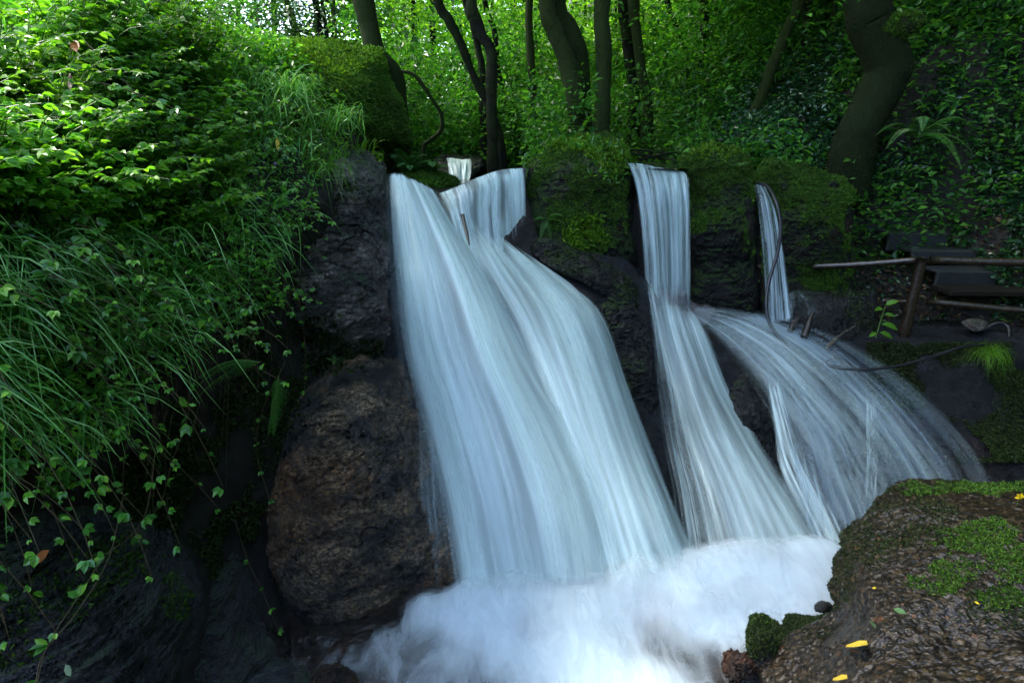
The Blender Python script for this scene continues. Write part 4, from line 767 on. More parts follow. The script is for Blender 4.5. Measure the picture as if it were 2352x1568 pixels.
T('bent dark tree standing at the edge of the curved lip', [(1082, -10), (1090, 40), (1108, 85), (1127, 120), (1129, 230), (1132, 388)], 7.2, 23, 'bark', crown=1.8, flare=1.2)
T('thin wavy sapling right of the bent dark tree', [(1112, -10), (1135, 70), (1143, 160), (1160, 230), (1178, 300), (1192, 370)], 10, 11, 'bark', crown=1.5)
T('second trunk running beside the bent dark tree', [(1068, -10), (1085, 50), (1100, 120), (1108, 180)], 9, 14, 'bark', crown=1.5)
T('straight mossy tree left of the twin mossy trunks', [(1217, -10), (1219, 120), (1224, 240), (1220, 350)], 8.8, 17, 'barkm', crown=1.9)
T('left trunk of the twin mossy trees above the widest pier', [(1255, -10), (1275, 70), (1300, 130), (1318, 210), (1322, 320)], 7.2, 38, 'barkm', crown=1.8)
T('right trunk of the twin mossy trees above the widest pier', [(1282, -10), (1310, 60), (1335, 140), (1340, 220), (1345, 320)], 7.45, 28, 'barkm', crown=1.8)
T('stout upright mossy tree directly behind the widest pier', [(1384, -10), (1386, 100), (1386, 200), (1380, 320)], 7.0, 34, 'barkm', crown=1.8)
T('left trunk of the dark pair right of the stout mossy tree', [(1432, -10), (1440, 80), (1450, 170), (1458, 240)], 9.4, 22, 'bark', crown=1.9)
T('right trunk of the dark pair, leaning over the shaded ferns', [(1456, -10), (1464, 90), (1474, 180), (1488, 255)], 9.0, 22, 'barkm', crown=1.9)
T('thin leaning tree over the ferny slope', [(1530, -10), (1550, 50), (1572, 110), (1580, 180)], 11.5, 10, 'bark', crown=1.8, cmat='crowny')
T('slender straight tree on the ferny slope', [(1618, -10), (1616, 100), (1612, 200)], 11, 17, 'bark', crown=2.0, cmat='crowny')
T('thin dark tree right of the slender straight one', [(1640, -10), (1650, 40), (1655, 80)], 12.5, 12, 'bark', crown=1.8, cmat='crowny')
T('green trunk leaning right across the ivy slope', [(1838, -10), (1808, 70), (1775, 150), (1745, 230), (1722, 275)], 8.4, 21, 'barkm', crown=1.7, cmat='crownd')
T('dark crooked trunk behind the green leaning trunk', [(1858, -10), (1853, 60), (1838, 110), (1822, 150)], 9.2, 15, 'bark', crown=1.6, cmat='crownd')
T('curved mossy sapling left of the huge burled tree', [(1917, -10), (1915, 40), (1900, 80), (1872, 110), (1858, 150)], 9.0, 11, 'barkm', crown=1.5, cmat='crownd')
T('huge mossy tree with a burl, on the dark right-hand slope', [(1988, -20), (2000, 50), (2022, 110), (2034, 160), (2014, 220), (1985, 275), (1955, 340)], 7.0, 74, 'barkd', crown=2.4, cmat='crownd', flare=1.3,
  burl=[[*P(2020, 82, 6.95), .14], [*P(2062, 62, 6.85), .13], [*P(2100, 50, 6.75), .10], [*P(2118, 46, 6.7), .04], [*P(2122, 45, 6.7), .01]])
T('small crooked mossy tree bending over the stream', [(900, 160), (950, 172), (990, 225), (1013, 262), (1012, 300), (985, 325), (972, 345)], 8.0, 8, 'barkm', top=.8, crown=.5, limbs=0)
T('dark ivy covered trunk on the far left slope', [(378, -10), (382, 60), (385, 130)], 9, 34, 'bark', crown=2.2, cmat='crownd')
for lab, a, b, Y, wp in (('pale thin trunk left in the bright gap at the top left', 500, 505, 17, 8), ('pale trunk in the middle of the bright gap', 545, 548, 19, 9), ('slightly leaning pale trunk in the bright gap', 585, 594, 18, 7), ('pale trunk right in the bright gap at the top left', 628, 632, 20, 10)):
    T(lab, [(a, -10), ((a + b) / 2, 50), (b, 110)], Y, wp, 'barkp', crown=1.6, cmat='crowny', csz=.12, limbs=1)
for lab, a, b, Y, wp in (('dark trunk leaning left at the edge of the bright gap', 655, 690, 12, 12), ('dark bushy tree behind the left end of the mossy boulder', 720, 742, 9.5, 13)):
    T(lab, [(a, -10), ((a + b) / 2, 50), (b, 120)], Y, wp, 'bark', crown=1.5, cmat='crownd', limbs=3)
# leafy trees of the background: low crowns inside the frame
BG = [('bushy tree with dark leaves above the mossy boulder', 740, 40, 9.5, 1.0, 'crownd'), ('bright green leafy tree behind the small upper waterfall', 930, 90, 13, 1.8, 'crowny'),
      ('leafy tree hanging low over the upstream pool', 1060, 150, 12.5, 1.6, 'crown'), ('sunlit leafy tree left of the twin mossy trunks', 1180, 60, 14, 2.0, 'crowny'), ('dense green tree behind the straight mossy tree', 1230, 180, 12, 1.3, 'crown'),
      ('leafy maple between twin and stout mossy trunks', 1340, 60, 13, 1.7, 'crowny'), ('bright leafy tree between the stout tree and dark pair', 1410, 90, 12.5, 1.4, 'crowny'), ('sunlit leafy tree right of the dark pair', 1520, 50, 14, 1.9, 'crowny'),
      ('yellow green tree above the ferny slope', 1600, 70, 14, 1.9, 'crowny'), ('shaded leafy tree at the top of the ivy slope', 1720, 20, 12.5, 1.6, 'crown'), ('drooping leafy tree left of the slim dark tree', 890, 200, 11, 1.0, 'crown'),
      ('low shrubby tree beside the small upper waterfall', 1010, 260, 10.5, .8, 'crown'), ('low leafy bush tree behind the lip water', 1180, 290, 9.6, .7, 'crown')]
for lab, a, b, Y, R, cm in BG:
    c = P(a, b, Y); g = hz(c[0], c[1]); t = thing('tree', lab, 'leafy tree', (c[0], c[1], g), 'leafy trees of the background')
    V, F = tube(np.array([[c[0] + .3, c[1] + .2, g - .2], [c[0] + .1, c[1], (g + c[2]) / 2], c + [0, 0, R * .5]]), [.07, .05, .02], 6, k=12); mk('trunk', V, F, MT['bark'], t)
    A = Acc(); cluster(A, c, R, int(34 * R), .085 if Y < 12 else .1, squash=.8, dens=80); A.build('crown', MT[cm], t, smooth=False)

# far wood and overhead canopy read as one mass
def leafmass(name, label, mat, n, fpos, size, up=.55):
    p = fpos(n); m = len(p); D = norm(rdir(m) * [1, 1, .5]); N = norm(np.array([0, 0, 1.]) + rdir(m) * up)
    s = size * (.5 + rng.random(m)); V, F = leafset(p, D, N, s, s * .6, fold=.15, droop=.2, hi=False)
    return tag(mk(name, V, F, MT[mat], smooth=False), label, kind='stuff')
def farpos(n):
    X = rng.uniform(-14, 26, n); Y = rng.uniform(15, 30, n); h = height(X, Y); Z = h + rng.random(n) ** .9 * (9.5 - .1 * Y + .15 * X)
    p = np.stack([X, Y, Z], -1); k = fbm(p, .45, 4, .6, 71) + .05 > 0; px, py = proj(p)
    gap = ((px - 575) / 150) ** 2 + ((py - 5) / 100) ** 2; k &= (gap > 1 + .5 * fbm(p, 1.2, 2)) | (rng.random(n) < .10)
    return p[k]
leafmass('woodland', 'bright green leafy wood filling the background beyond the trunks', 'crowny', 260000, farpos, .17)
def cover(xa, xb, ya, yb, hmax, thr, s, seed, steep=0):
    def f(n):
        X = rng.uniform(xa, xb, n); Y = rng.uniform(ya, yb, n); m = np.clip(fbm(np.stack([X, Y, 0 * X], -1), s, 4, .6, seed) + .5, .0, 1.3)
        Z = height(X, Y) + rng.random(n) ** 1.3 * hmax * m; k = m > thr
        k &= ~((Y < 8.6) & (X > -1.5) & (X < .15)) & ~((Y < 7.8) & (X > .9) & (X < 1.95))
        return np.stack([X, Y, Z], -1)[k]
    return f
leafmass('undergrowth', 'leafy green undergrowth on the valley floor behind the dam', 'crown', 150000, cover(-7, 6.5, 6.2, 16, 1.1, .12, .6, 81), .075)
leafmass('shrubs', 'taller green shrubs between the trunks upstream', 'crown', 120000, cover(-8, 5, 9, 17, 3.2, .42, .5, 85), .095)
def ivypos(n):
    X = rng.uniform(2.0, 11, n); Y = rng.uniform(5.5, 14, n); p = np.stack([X, Y, 0 * X], -1); m = fbm(p, .9, 4, .6, 91)
    Z = height(X, Y) + .03 + .3 * np.clip(m + .6, 0, 1) * rng.random(n); k = (m > -.55) & ~((Y < 6.9) & (X < 4.9 + .1 * (Y - 5.5)) & (X > 2)) & ~((Y < 6.3) & (X < 3.3)); return np.stack([X, Y, Z], -1)[k]
leafmass('ivy', 'dark glossy ivy carpeting the right-hand slope', 'ivy', 270000, ivypos, .056, up=.9)
# unseen leaves added above the frame, shaped to close off light right and left
def canpos(n):
    X = rng.uniform(-14, 16, n); Y = rng.uniform(-8, 17, n); Z = 8.5 + 3.5 * rng.random(n) + fbm(np.stack([X, Y, 0 * X], -1), .3, 2) * 1.0
    p = np.stack([X, Y, Z], -1); hole = ((X + .2) / 4.3) ** 2 + ((Y - 3.2) / 5.5) ** 2; lf = (X > -5.9) & (X < -2.3) & (Y > .5) & (Y < 8.2) & (fbm(p, .8, 4, .6, 99) > -.4); k = lf | (hole > 1 + .5 * fbm(p, .5, 3, .5, 95)) & (fbm(p, .55, 4, .6, 97) > np.where(X > 4, -.6, -.15)) & ((X > np.where(Y > 6.5, 1.4 + .25 * np.maximum(0, Y - 9), np.where(Y > 3.5, 2.2, 3.4))) | lf)  # lf: unseen leaf patch added to keep the sun off the gorge
    return p[k]
leafmass('shade_canopy', 'unseen high leaves added to shade the valley', 'crown', 120000, canpos, .34, up=.35)

def backpos(n):  # unseen leaf ring behind the camera, added to cut horizon sky reflections
    a = rng.uniform(-.35, pi + .35, n); r = rng.uniform(8.5, 14, n); X = np.cos(a) * r * 1.0; Y = -np.sin(a) * r + 2.0; Z = -1 + np.where(X < 1.5, 5.6, 10.5) * rng.random(n)
    p = np.stack([X, Y, Z], -1); px, py = proj(p); vis = (Y > .5) & (px > -350) & (px < 2750)
    return p[(fbm(p, .4, 4, .6, 121) > -.35) & ~vis]
leafmass('woodland', 'unseen wood added behind the viewpoint to darken reflections', 'crownd', 110000, backpos, .34)
def ledgepos(n):
    px = rng.uniform(1990, 2700, n); py = rng.uniform(786, 1060, n); Y = bedf(px, py); p = P(px, py, Y); p = p + np.array([0, 0, .0]) - norm(p - [0, 0, H]) * .03; return p[fbm(p, 3, 4, .6, 131) > -.45 + .5 * sstep(850, 1060, py)]
leafmass('ledge_moss', 'dark moss and tiny plants over the right-hand ledge', 'mossd', 120000, ledgepos, .018, up=1.2)
def hollowpos(n):
    px = rng.uniform(250, 720, n); py = rng.uniform(640, 1450, n); p, nn = bankpt(px, py); p = p + nn * .01; return p[(fbm(p, 2.6, 4, .6, 141) > .12) & (py > lowedge(px) - 80)]
def rootspos():
    A = Acc()
    for i in range(60):
        a = rng.uniform(300, 690); b = np.interp(a, [300, 500, 640, 690], [900, 760, 560, 500]) + rng.uniform(-60, 120); L = rng.uniform(50, 260); p0, n0 = bankpt(np.array([a, a + rng.uniform(-20, 20), a + rng.uniform(-35, 30)]), np.array([b, b + L * .5, b + L])); V, F = tube(p0 + n0 * .06, [.0022, .0016, .0008], 4, k=12, cap=False); A.add(V, F)
    tag(A.build('hanging_roots', MT['stem']), 'thin roots and dead stems hanging over the dark hollow', kind='stuff')
def litterpos(n):
    X = rng.uniform(2.2, 6.5, n); Y = rng.uniform(4.9, 6.6, n); return np.stack([X, Y, np.maximum(height(X, Y), .0) + .02 + .05 * rng.random(n)], -1)
leafmass('leaf_litter', 'brown leaf litter around the railing and steps', 'litter', 5000, litterpos, .05, up=.6)
leafmass('small_plants', 'small green plants between railing and steps', 'ivy', 3500, litterpos, .045, up=.6)
for i in range(16):
    a = 700 + i * 92 + rng.uniform(-30, 30); Yf_ = rng.uniform(13.5, 20); d_ = rng.uniform(-22, 22)
    T('slim distant tree trunk among the bright background leaves', [(a, -10), (a + d_ * .5, 90), (a + d_, 230)], Yf_, rng.uniform(6, 11), 'bark', crown=1.2, cmat='crowny', csz=.12, limbs=1, group='slim distant trees of the background')

# ------------------------------------------------------------------ vegetation of the left bank
def bankpt(px, py, jit=0):
    """a point on the bank and its outward normal for a photo position"""
    p = P(px, py, bankf(px, py)); e = 8.0
    a = P(px + e, py, bankf(px + e, py)) - p; b = P(px, py + e, bankf(px, py + e)) - p; n = norm(np.cross(b, a)); s = ((np.array([0, 0, H]) - p) * n).sum(-1, keepdims=True)
    return p, n * np.where(s < 0, -1, 1)
def pick(n, xr, yr, fn):
    px = rng.uniform(*xr, n); py = rng.uniform(*yr, n); k = fn(px, py); return px[k], py[k]
def lowedge(px): return np.interp(px, [-300, 0, 200, 350, 500, 600, 640, 700, 780], [1130, 1100, 1040, 840, 740, 700, 520, 470, 380]) # where plants give way to bare rock
def inveg(px, py):
    top = np.interp(px, [-400, 0, 250, 480, 620, 720, 800], [60, 150, 125, 140, 190, 260, 345]); j = 60 * fbm(np.stack([px, py, 0 * px], -1), .008, 3)
    return (py > top) & (py < lowedge(px) + j)
def veg():
    # low leaf cover
    px, py = pick(22000, (-350, 780), (60, 1250), inveg); p, n = bankpt(px, py); m = len(p)
    p = p + n * (rng.random(m)[:, None] * .10); s = .022 + .022 * rng.random(m)
    V, F = leafset(p, norm(rdir(m) + n * .4), norm(n * .6 + [0, 0, .8] + rdir(m) * .5), s, s * .65, hi=False)
    tag(mk('ground_cover', V, F, MT['leafn'], smooth=False), 'small green leaves matting the left bank', kind='stuff')
    # bramble shoots in leaves of three
    A = Acc(); S = Acc(); B2 = Acc(); S2 = Acc()
    px, py = pick(620, (-350, 700), (90, 1180), lambda a, b: inveg(a, b) & (rng.random(len(a)) > .6 * sstep(500, 900, b))); p, n = bankpt(px, py); m = len(p)
    d = norm(n * .9 + np.array([.25, -.1, .55]) + rdir(m) * .55); low = sstep(600, 1100, py)
    d = norm(d - np.array([0, 0, 1.]) * low[:, None] * .9); L = .22 + .3 * rng.random(m)
    sprigs(p, d, L, 6, .030 + .024 * rng.random(m), A, S, droop=.55)
    px, py = pick(520, (-200, 500), (110, 560), lambda a, b: inveg(a, b) & ((a > 130) | (b > 230))); p, n = bankpt(px, py); m = len(p)   # taller bright shoots on the crest
    d = norm(n * .5 + np.array([.35, 0, 1.0]) + rdir(m) * .35); sprigs(p, d, .28 + .42 * rng.random(m), 9, .042 + .022 * rng.random(m), B2, S2, droop=.35)
    px = rng.uniform(90, 440, 90); py = rng.uniform(100, 230, 90); p, n = bankpt(px, py); m = len(p)
    d = norm(np.array([.45, -.1, 1.0]) + rdir(m) * .3); sprigs(p, d, .45 + .35 * rng.random(m), 10, .05 + .02 * rng.random(m), B2, S2, droop=.25)
    tag(A.build('bramble_leaves', MT['leafn'], smooth=False), 'tangle of green bramble leaves over the left bank', kind='stuff'); tag(S.build('bramble_stems', MT['stem']), 'thin brown stems of the brambles', kind='stuff')
    tag(B2.build('young_bramble_leaves', MT['leafy'], smooth=False), 'fresh yellow green bramble leaves at the top of the left bank', kind='stuff'); tag(S2.build('young_bramble_stems', MT['stemg']), 'stems of the fresh bramble shoots', kind='stuff')
    # grass
    def gr(n, xr, yr, L0, L1, W, mat, label, dr=.9, name='grass'):
        px, py = pick(n, xr, yr, lambda a, b: inveg(a, b) & (fbm(np.stack([a, b, 0 * a], -1), .009, 3, .5, 7) > -.12)); p, nn = bankpt(px, py); m = len(p)
        U = norm(np.array([0, 0, 1.]) + nn * .5 + rdir(m) * .35); O = norm(nn * .6 + rdir(m) * 1.1); O[:, 2] *= .2
        V, F = blades(p, U, norm(O), L0 + (L1 - L0) * rng.random(m), W * (.6 + .8 * rng.random(m)), dr * (.25 + 1.3 * rng.random(m)))
        tag(mk(name, V, F, MT[mat]), label, kind='stuff')
    gr(4200, (-350, 720), (150, 1000), .14, .38, .011, 'grass', 'long arching grass blades all over the left bank')
    gr(3500, (-350, 720), (150, 1000), .10, .26, .005, 'grass', 'short fine grass between the broader blades', 1.2, 'fine_grass')
    gr(3500, (300, 860), (120, 430), .10, .28, .006, 'grassy', 'bright fine grass near the mossy boulder', .6)
    gr(500, (-300, 700), (250, 1000), .15, .35, .003, 'straw', 'dry straw coloured grass among the green', 1.1, 'dry_grass')
veg()
def banktop(n):
    px = rng.uniform(-450, 780, n); ty = np.interp(px, [-400, 0, 250, 480, 620, 720, 800], [60, 150, 125, 140, 190, 260, 345]); p = P(px, ty + 5, bankf(px, ty + 5)); s = rng.random(n); p = p + np.stack([0 * s, 3 * s, .25 * np.sqrt(s) + .25 * rng.random(n) ** 2], -1); return p
leafmass('bank_top_leaves', 'low leafy growth on the flat top of the left bank', 'leafn', 26000, banktop, .05)
leafmass('hollow_moss', 'dark moss in the hollow under the left bank', 'mossd', 60000, hollowpos, .018, up=1.2)
rootspos()
def tuft(label, px, py, n, L, W, mat='grass', spread=.06, dr=1.0, lean=.5, loc=None, group='grass tufts', nrm=None, up=1.0, straw=0):
    if loc is None: p0, n0 = bankpt(np.array([float(px)]), np.array([float(py)])); p0, n0 = p0[0], n0[0]
    else: p0, n0 = np.array(loc, float), norm(np.array(nrm if nrm is not None else (0, -.5, .8), float))
    t = thing('grass_tuft', label, 'grass tuft', p0, group); B = p0 + rng.normal(size=(n, 3)) * spread * [1, .7, .4]
    U = norm(np.array([0, 0, up]) + n0 * .3 + rdir(n) * lean * .7); O = norm((n0 + rdir(n) * .9) * [1, 1, .15])
    V, F = blades(B, U, O, L * (.55 + .5 * rng.random(n)), W * (.6 + .7 * rng.random(n)), dr * (.6 + .6 * rng.random(n)), seg=7); mk('blades', V, F, MT[mat], t)
    if straw:
        B = p0 + rng.normal(size=(straw, 3)) * spread * .6 + n0 * .03; D = norm(np.array([0, 0, -1.]) + n0 * .35 + rdir(straw) * .3)
        V, F = blades(B, D, norm(n0 + rdir(straw) * .5), L * .55 * (.4 + .6 * rng.random(straw)), np.full(straw, .0035), .1); mk('dead_blades', V, F, MT['straw'], t)
tuft('tall bluish green grass tuft in front of the mossy boulder, dead straw below it', 645, 255, 150, .55, .010, spread=.10, straw=70)
tuft('drooping grass tuft at the right end of the bank beside the boulder', 770, 300, 90, .42, .008, spread=.10)
tuft('fine hanging grass tuft above the grey rock face', 745, 400, 90, .30, .004, 'grassy', dr=1.5, spread=.07)
tuft('broad bladed grass tuft in the middle of the bank with straw at its foot', 400, 560, 70, .36, .011, spread=.07, straw=30)
tuft('broad bladed grass tuft arching left of the middle one', 260, 600, 60, .34, .010, spread=.07)
tuft('pale broad grass tuft at the left picture edge', 20, 620, 60, .32, .009, spread=.06)
tuft('grass tuft with long blades high on the bank among brambles', 350, 300, 50, .32, .008, spread=.09)
tuft('grass tuft below the bright shoots near the left edge', 220, 430, 45, .28, .008, spread=.07)
tuft('grass tuft with drooping blades at the lower left edge', 40, 1010, 26, .30, .007, spread=.05, dr=1.4)
tuft('small grass tuft at the bank edge above the dark hollow', 480, 640, 36, .26, .009, spread=.05)
tuft('bright round grass tuft on the right hand ledge beside the hose', 0, 0, 260, .26, .0032, 'grassy', spread=.05, dr=1.2, lean=1.1, loc=P(2265, 815, 4.86), nrm=(-.1, -.7, .6))
# ferns
def bp1(px, py): p, n = bankpt(np.array([float(px)]), np.array([float(py)])); return p[0] + n[0] * .02
fern('fern', 'dark green fern arching down left over the hollow of the bank', P(596, 832, 2.6), 3, .34, MT['fern'], dirs=[(-.95, -.15, .2), (-.8, -.25, .0), (-.6, -.3, .3)], W=.3, droop=.55, np_=24, lobed=True, minL=.9)
fern('fern', 'hanging fern frond left of the brown boulder', P(640, 862, 2.75), 2, .36, MT['fern'], dirs=[(-.12, -.3, -.95), (-.2, -.25, -.9)], W=.26, droop=.05, np_=24, lobed=True, minL=.8)
fern('fern', 'silvery young fern frond among brambles at the left edge', bp1(75, 440), 1, .42, MT['fern'], dirs=[(-.1, -.3, -.9)], W=.22, droop=.1, np_=24, minL=1)
fern('fern', 'tiny fern in the crack above the brown boulder', P(768, 830, 3.72), 4, .10, MT['fern'], az=(0, 6), el=(.2, 1.2), W=.35, droop=.4, np_=10)
fern('fern', 'bushy ferns on the mossy stone left of the curved lip', P(940, 392, 5.6), 12, .5, MT['fern'], az=(2.2, 6.6), el=(.6, 1.3), W=.26, droop=.55, np_=18)
fern('fern', 'upright fern between the bushy ferns and the upper pool', P(990, 395, 5.7), 8, .42, MT['fern'], az=(3.2, 6.6), el=(.7, 1.4), W=.28, droop=.6, np_=18)
fern('fern', 'small fern growing from the side of the widest pier', P(1255, 505, 5.45), 5, .30, MT['fern'], dirs=[(.5, -.5, .7), (-.5, -.6, .5), (.15, -.6, -.3), (-.25, -.7, -.2), (.8, -.5, .4)], W=.26, droop=.5, np_=16)
fern('fern', 'little bright fern on top of the square pier', P(1705, 375, 5.75), 5, .13, MT['fern'], az=(3, 6.4), el=(.1, .9), W=.4, droop=.5, np_=10)
hs = [('large fern with spreading fronds right of the burled tree', 2105, 320, 6.7, 9, 1.0, 'fern'), ('bright small fern below the large spreading fern', 2085, 395, 6.6, 4, .38, 'fern'), ('fern at the right edge above the railing', 2335, 520, 6.1, 5, .42, 'fernd')]
for lab, a, b, Y, n, L, m in hs: fern('fern', lab, P(a, b, Y), n, L, MT[m], az=(2.6, 6.8), el=(.35, 1.0), W=.15, droop=.75, np_=44, group='ferns on the right-hand slope')
hp = [(1560, 225, 9.5, 'left of the slender straight tree'), (1590, 175, 10, 'behind the slender straight tree'), (1640, 235, 9.2, 'right of the slender straight tree'), (1660, 130, 11, 'near the top of the ferny slope'), (1600, 300, 8.2, 'above the square pier'), (1560, 290, 8.4, 'above the straight fall'), (1800, 165, 8.6, 'between the leaning trunks'), (1870, 160, 8.6, 'under the curved mossy sapling'), (1930, 130, 8.8, 'beside the burled tree'), (1720, 110, 10.5, 'high on the ivy slope'), (1500, 200, 10, 'beside the dark pair of trunks'), (2090, 40, 7.2, 'on the burl of the huge tree'), (2300, 60, 8.0, 'in the dark top right corner')]
for a, b, Y, lab in hp: fern('fern', 'blue green fern ' + lab, P(a, b, Y), 7, .55 if Y > 8 else .35, MT['fernd'], az=(2.4, 7), el=(.3, 1.1), W=.17, droop=.6, np_=24, group='ferns on the right-hand slope')

# hanging stems on the left bank
def vine(label, pts, r=.0028, leaves=0, lsz=.03, mat='stem', Yf=None, off=.05, ends=None):
    W3 = np.array([P(a, b, (bankf(np.array([a * 1.]), np.array([b * 1.]))[0] - off) if len(q) < 3 else q[2]) for q in pts for a, b in [q[:2]]])
    t = thing('vine', label, 'vine', W3[0], 'stems hanging on the left bank'); V, F = tube(W3, np.linspace(r, r * .6, len(W3)), 5, k=30, cap=False); mk('stem', V, F, MT[mat], t)
    if leaves:
        A = Acc(); c = catmull(W3, leaves + 1)[1:]; n = len(c); o = norm(rdir(n) * [1, .6, .5] + [0, -.5, .1])
        for r_ in (-.9, 0, .9):
            u = norm(np.array([0, -.5, .8]) + rdir(n) * .3); A.add(*leafset(c, norm(o + np.cross(u, o) * r_), u, lsz * (.7 + .6 * rng.random(n)), lsz * .6))
        A.build('leaves', MT['leafn'], t, smooth=False)
vine('long bare stem crossing the lower left corner with two leaves at its end', [(360, 1010), (330, 1190), (240, 1280), (180, 1370), (110, 1480), (85, 1568)], leaves=5, lsz=.045, off=.22)
vine('thin stem beside the long bare one in the lower left', [(280, 1150), (250, 1280), (180, 1400), (100, 1500), (80, 1580)], off=.24)
vine('straight thin stem hanging below the middle grass tuft', [(300, 790), (300, 950), (285, 1050), (280, 1200)], leaves=6, off=.15)
vine('leafy stem trailing down left of the dark hollow', [(440, 820), (430, 960), (395, 1060), (370, 1150), (310, 1230)], leaves=8, lsz=.034, off=.16)
vine('leafy stem hanging down the edge of the rock face', [(655, 560, 3.55), (690, 700, 3.6), (702, 830, 3.4), (700, 900, 3.3)], leaves=7, lsz=.028, r=.002)
vine('root like stem dangling left of the brown boulder', [(655, 830, 2.9), (600, 950, 2.85), (590, 1040, 2.82), (620, 1150, 2.75)], leaves=5, lsz=.028, r=.003)
vine('thin stem lying in the crevice left of the brown boulder', [(540, 1195, 2.7), (570, 1290, 2.6), (600, 1350, 2.55), (620, 1400, 2.5), (640, 1450, 2.45)], leaves=4, lsz=.03, r=.002)
vine('bare twig sticking out over the dark hollow', [(555, 825, 2.7), (600, 850, 2.6), (660, 880, 2.55)], leaves=2, lsz=.03, r=.002)
vine('long brown bramble cane across the bright leaves', [(190, 90, 3.0), (270, 170, 2.9), (350, 240, 2.9), (480, 280, 3.1)], leaves=8, lsz=.05, r=.004)
vine('dark bramble cane in the middle of the leaf tangle', [(230, 190, 2.7), (300, 210, 2.7), (400, 250, 2.8)], leaves=5, lsz=.045, r=.004)

# ------------------------------------------------------------------ fence, steps, hose, sticks, plants on the right
def pole(t, nm, a, b, r, mat='pole', n=12, lump=.05):
    a, b = np.array(a), np.array(b); V, F = tube(np.array([a, (a + b) / 2 + [0, 0, -.008], b]), [r, r * .97, r * .95], n, k=16, lump=lump); return mk(nm, V, F, MT[mat], t)
pb = P(2106, 775, 5.15); pt = P(2118, 592, 5.15)
t = thing('railing', 'wet round-pole wooden railing with one post on the right-hand ledge', 'railing', (pb[0], pb[1], .85))
pole(t, 'post', [pt[0] + .0, pb[1], .7], [pt[0], pt[1], pt[2]], .05, lump=.12)
pole(t, 'rail', P(1868, 612, 5.55), P(2104, 597, 5.10), .030); pole(t, 'rail', P(2136, 597, 5.10), P(2480, 603, 4.75), .036)
pole(t, 'rail', P(2030, 690, 5.35), P(2100, 691, 5.12), .024); pole(t, 'rail', P(2128, 692, 5.10), P(2480, 722, 4.7), .030)
t = thing('steps', 'dark wooden plank steps climbing left behind the railing', 'steps', P(2200, 720, 5.7))
sp = [(1958, 2052, 474, 504, 7.1, 'plank'), (1994, 2098, 505, 541, 6.75, 'plank'), (2044, 2166, 536, 576, 6.4, 'plank'), (2098, 2232, 577, 602, 6.1, 'plank'), (2156, 2276, 624, 662, 5.8, 'plank')]
for x0, x1, y0, y1, Y, m in sp:
    a = P(x0, y0, Y); b = P(x1, y1, Y); c = (a + b) / 2; V, F = box([c[0], Y, c[2]], [b[0] - a[0], .045, a[2] - b[2]], ax=-.06); o = mk('riser', V, F, MT[m], t, smooth=False); o.modifiers.new('b', 'BEVEL').width = .006
    V, F = box([c[0] + .02, Y + .16, a[2] - .01], [b[0] - a[0] + .0, .28, .03], ax=-.06); o = mk('tread', V, F, MT['plank'], t, smooth=False); o.modifiers.new('b', 'BEVEL').width = .006
a = P(2180, 668, 5.5); b = P(2400, 700, 5.5)
for k, (dy, z) in enumerate(((0, 0), (.15, .004))):
    V, F = box([(a[0] + b[0]) / 2, 5.52 + dy, a[2] - .02 + z], [b[0] - a[0], .14, .05], ax=-.04); o = mk('tread', V, F, MT['plankb'], t, smooth=False); o.modifiers.new('b', 'BEVEL').width = .006
for s in ((1975, 560, 7.0, 2330, 790, 5.45), (1960, 500, 7.2, 2000, 560, 6.9)):
    pole(t, 'stringer', P(*s[:3]), P(*s[3:]), .07, 'plank', n=4, lump=0)
def hose(label, pts, r):
    W3 = np.array([P(*q) for q in pts]); V, F = tube(W3, np.full(len(W3), r), 10, k=120, cap=False); return tag(mk('hose', V, F, MT['hose']), label, 'hose', 'black hoses')
hose('black hose looping down through the trickle of water to the ledge', [(1740, 420, 5.8), (1762, 428, 5.62), (1783, 465, 5.38), (1793, 520, 5.3), (1786, 580, 5.26), (1768, 640, 5.2), (1760, 690, 5.12), (1765, 735, 5.04), (1785, 770, 4.95), (1810, 800, 4.82)], .016)
hose('black hose lying across the dark ledge to the bright grass tuft', [(1900, 838, 4.7), (1935, 846, 4.62), (2000, 848, 4.58), (2080, 836, 4.62), (2150, 816, 4.68), (2212, 797, 4.74), (2260, 792, 4.9)], .013)
hose('black hose loop behind the grass tuft at the railing foot', [(2255, 760, 5.3), (2290, 742, 5.3), (2315, 750, 5.25), (2318, 775, 5.15)], .016)
def stick(label, a, b, r, mat='wood', name='stick', cat='stick', group='sticks washed up on the ledge'):
    A_, B_ = P(*a), P(*b); V, F = tube(np.array([A_, (A_ + B_) / 2 + [0, 0, .01], B_]), [r, r * .9, r * .5], 8, k=14, lump=.25); tag(mk(name, V, F, MT[mat]), label, cat, group)
stick('thick wet broken branch stub, right one, glinting beside the trickle', (1846, 775, 4.95), (1868, 716, 5.08), .034)
stick('thick wet broken branch stub, left one, close to the trickle', (1815, 762, 5.05), (1832, 728, 5.12), .03)
stick('long pale twig lying on the ledge', (1898, 792, 4.95), (1965, 748, 5.0), .006, 'barkp')
stick('short yellowish broken stick on the ledge', (1900, 800, 4.9), (1924, 778, 4.92), .014, 'barkp')
stick('thin dark twig crossing in front of the trickle', (1790, 740, 5.0), (1842, 745, 4.98), .006)
stick('pointed dark twig standing in the splash', (1826, 752, 4.98), (1838, 724, 5.0), .008)
stick('thin twig lying where the hose meets the fan of water', (1870, 842, 4.72), (1925, 820, 4.75), .005, 'barkp')
stick('small forked twig behind the yellowish broken stick', (1880, 770, 5.0), (1935, 760, 5.05), .005)
stick('dark stick poking out of the main waterfall near its top', (1062, 495, 4.62), (1078, 562, 4.38), .016)
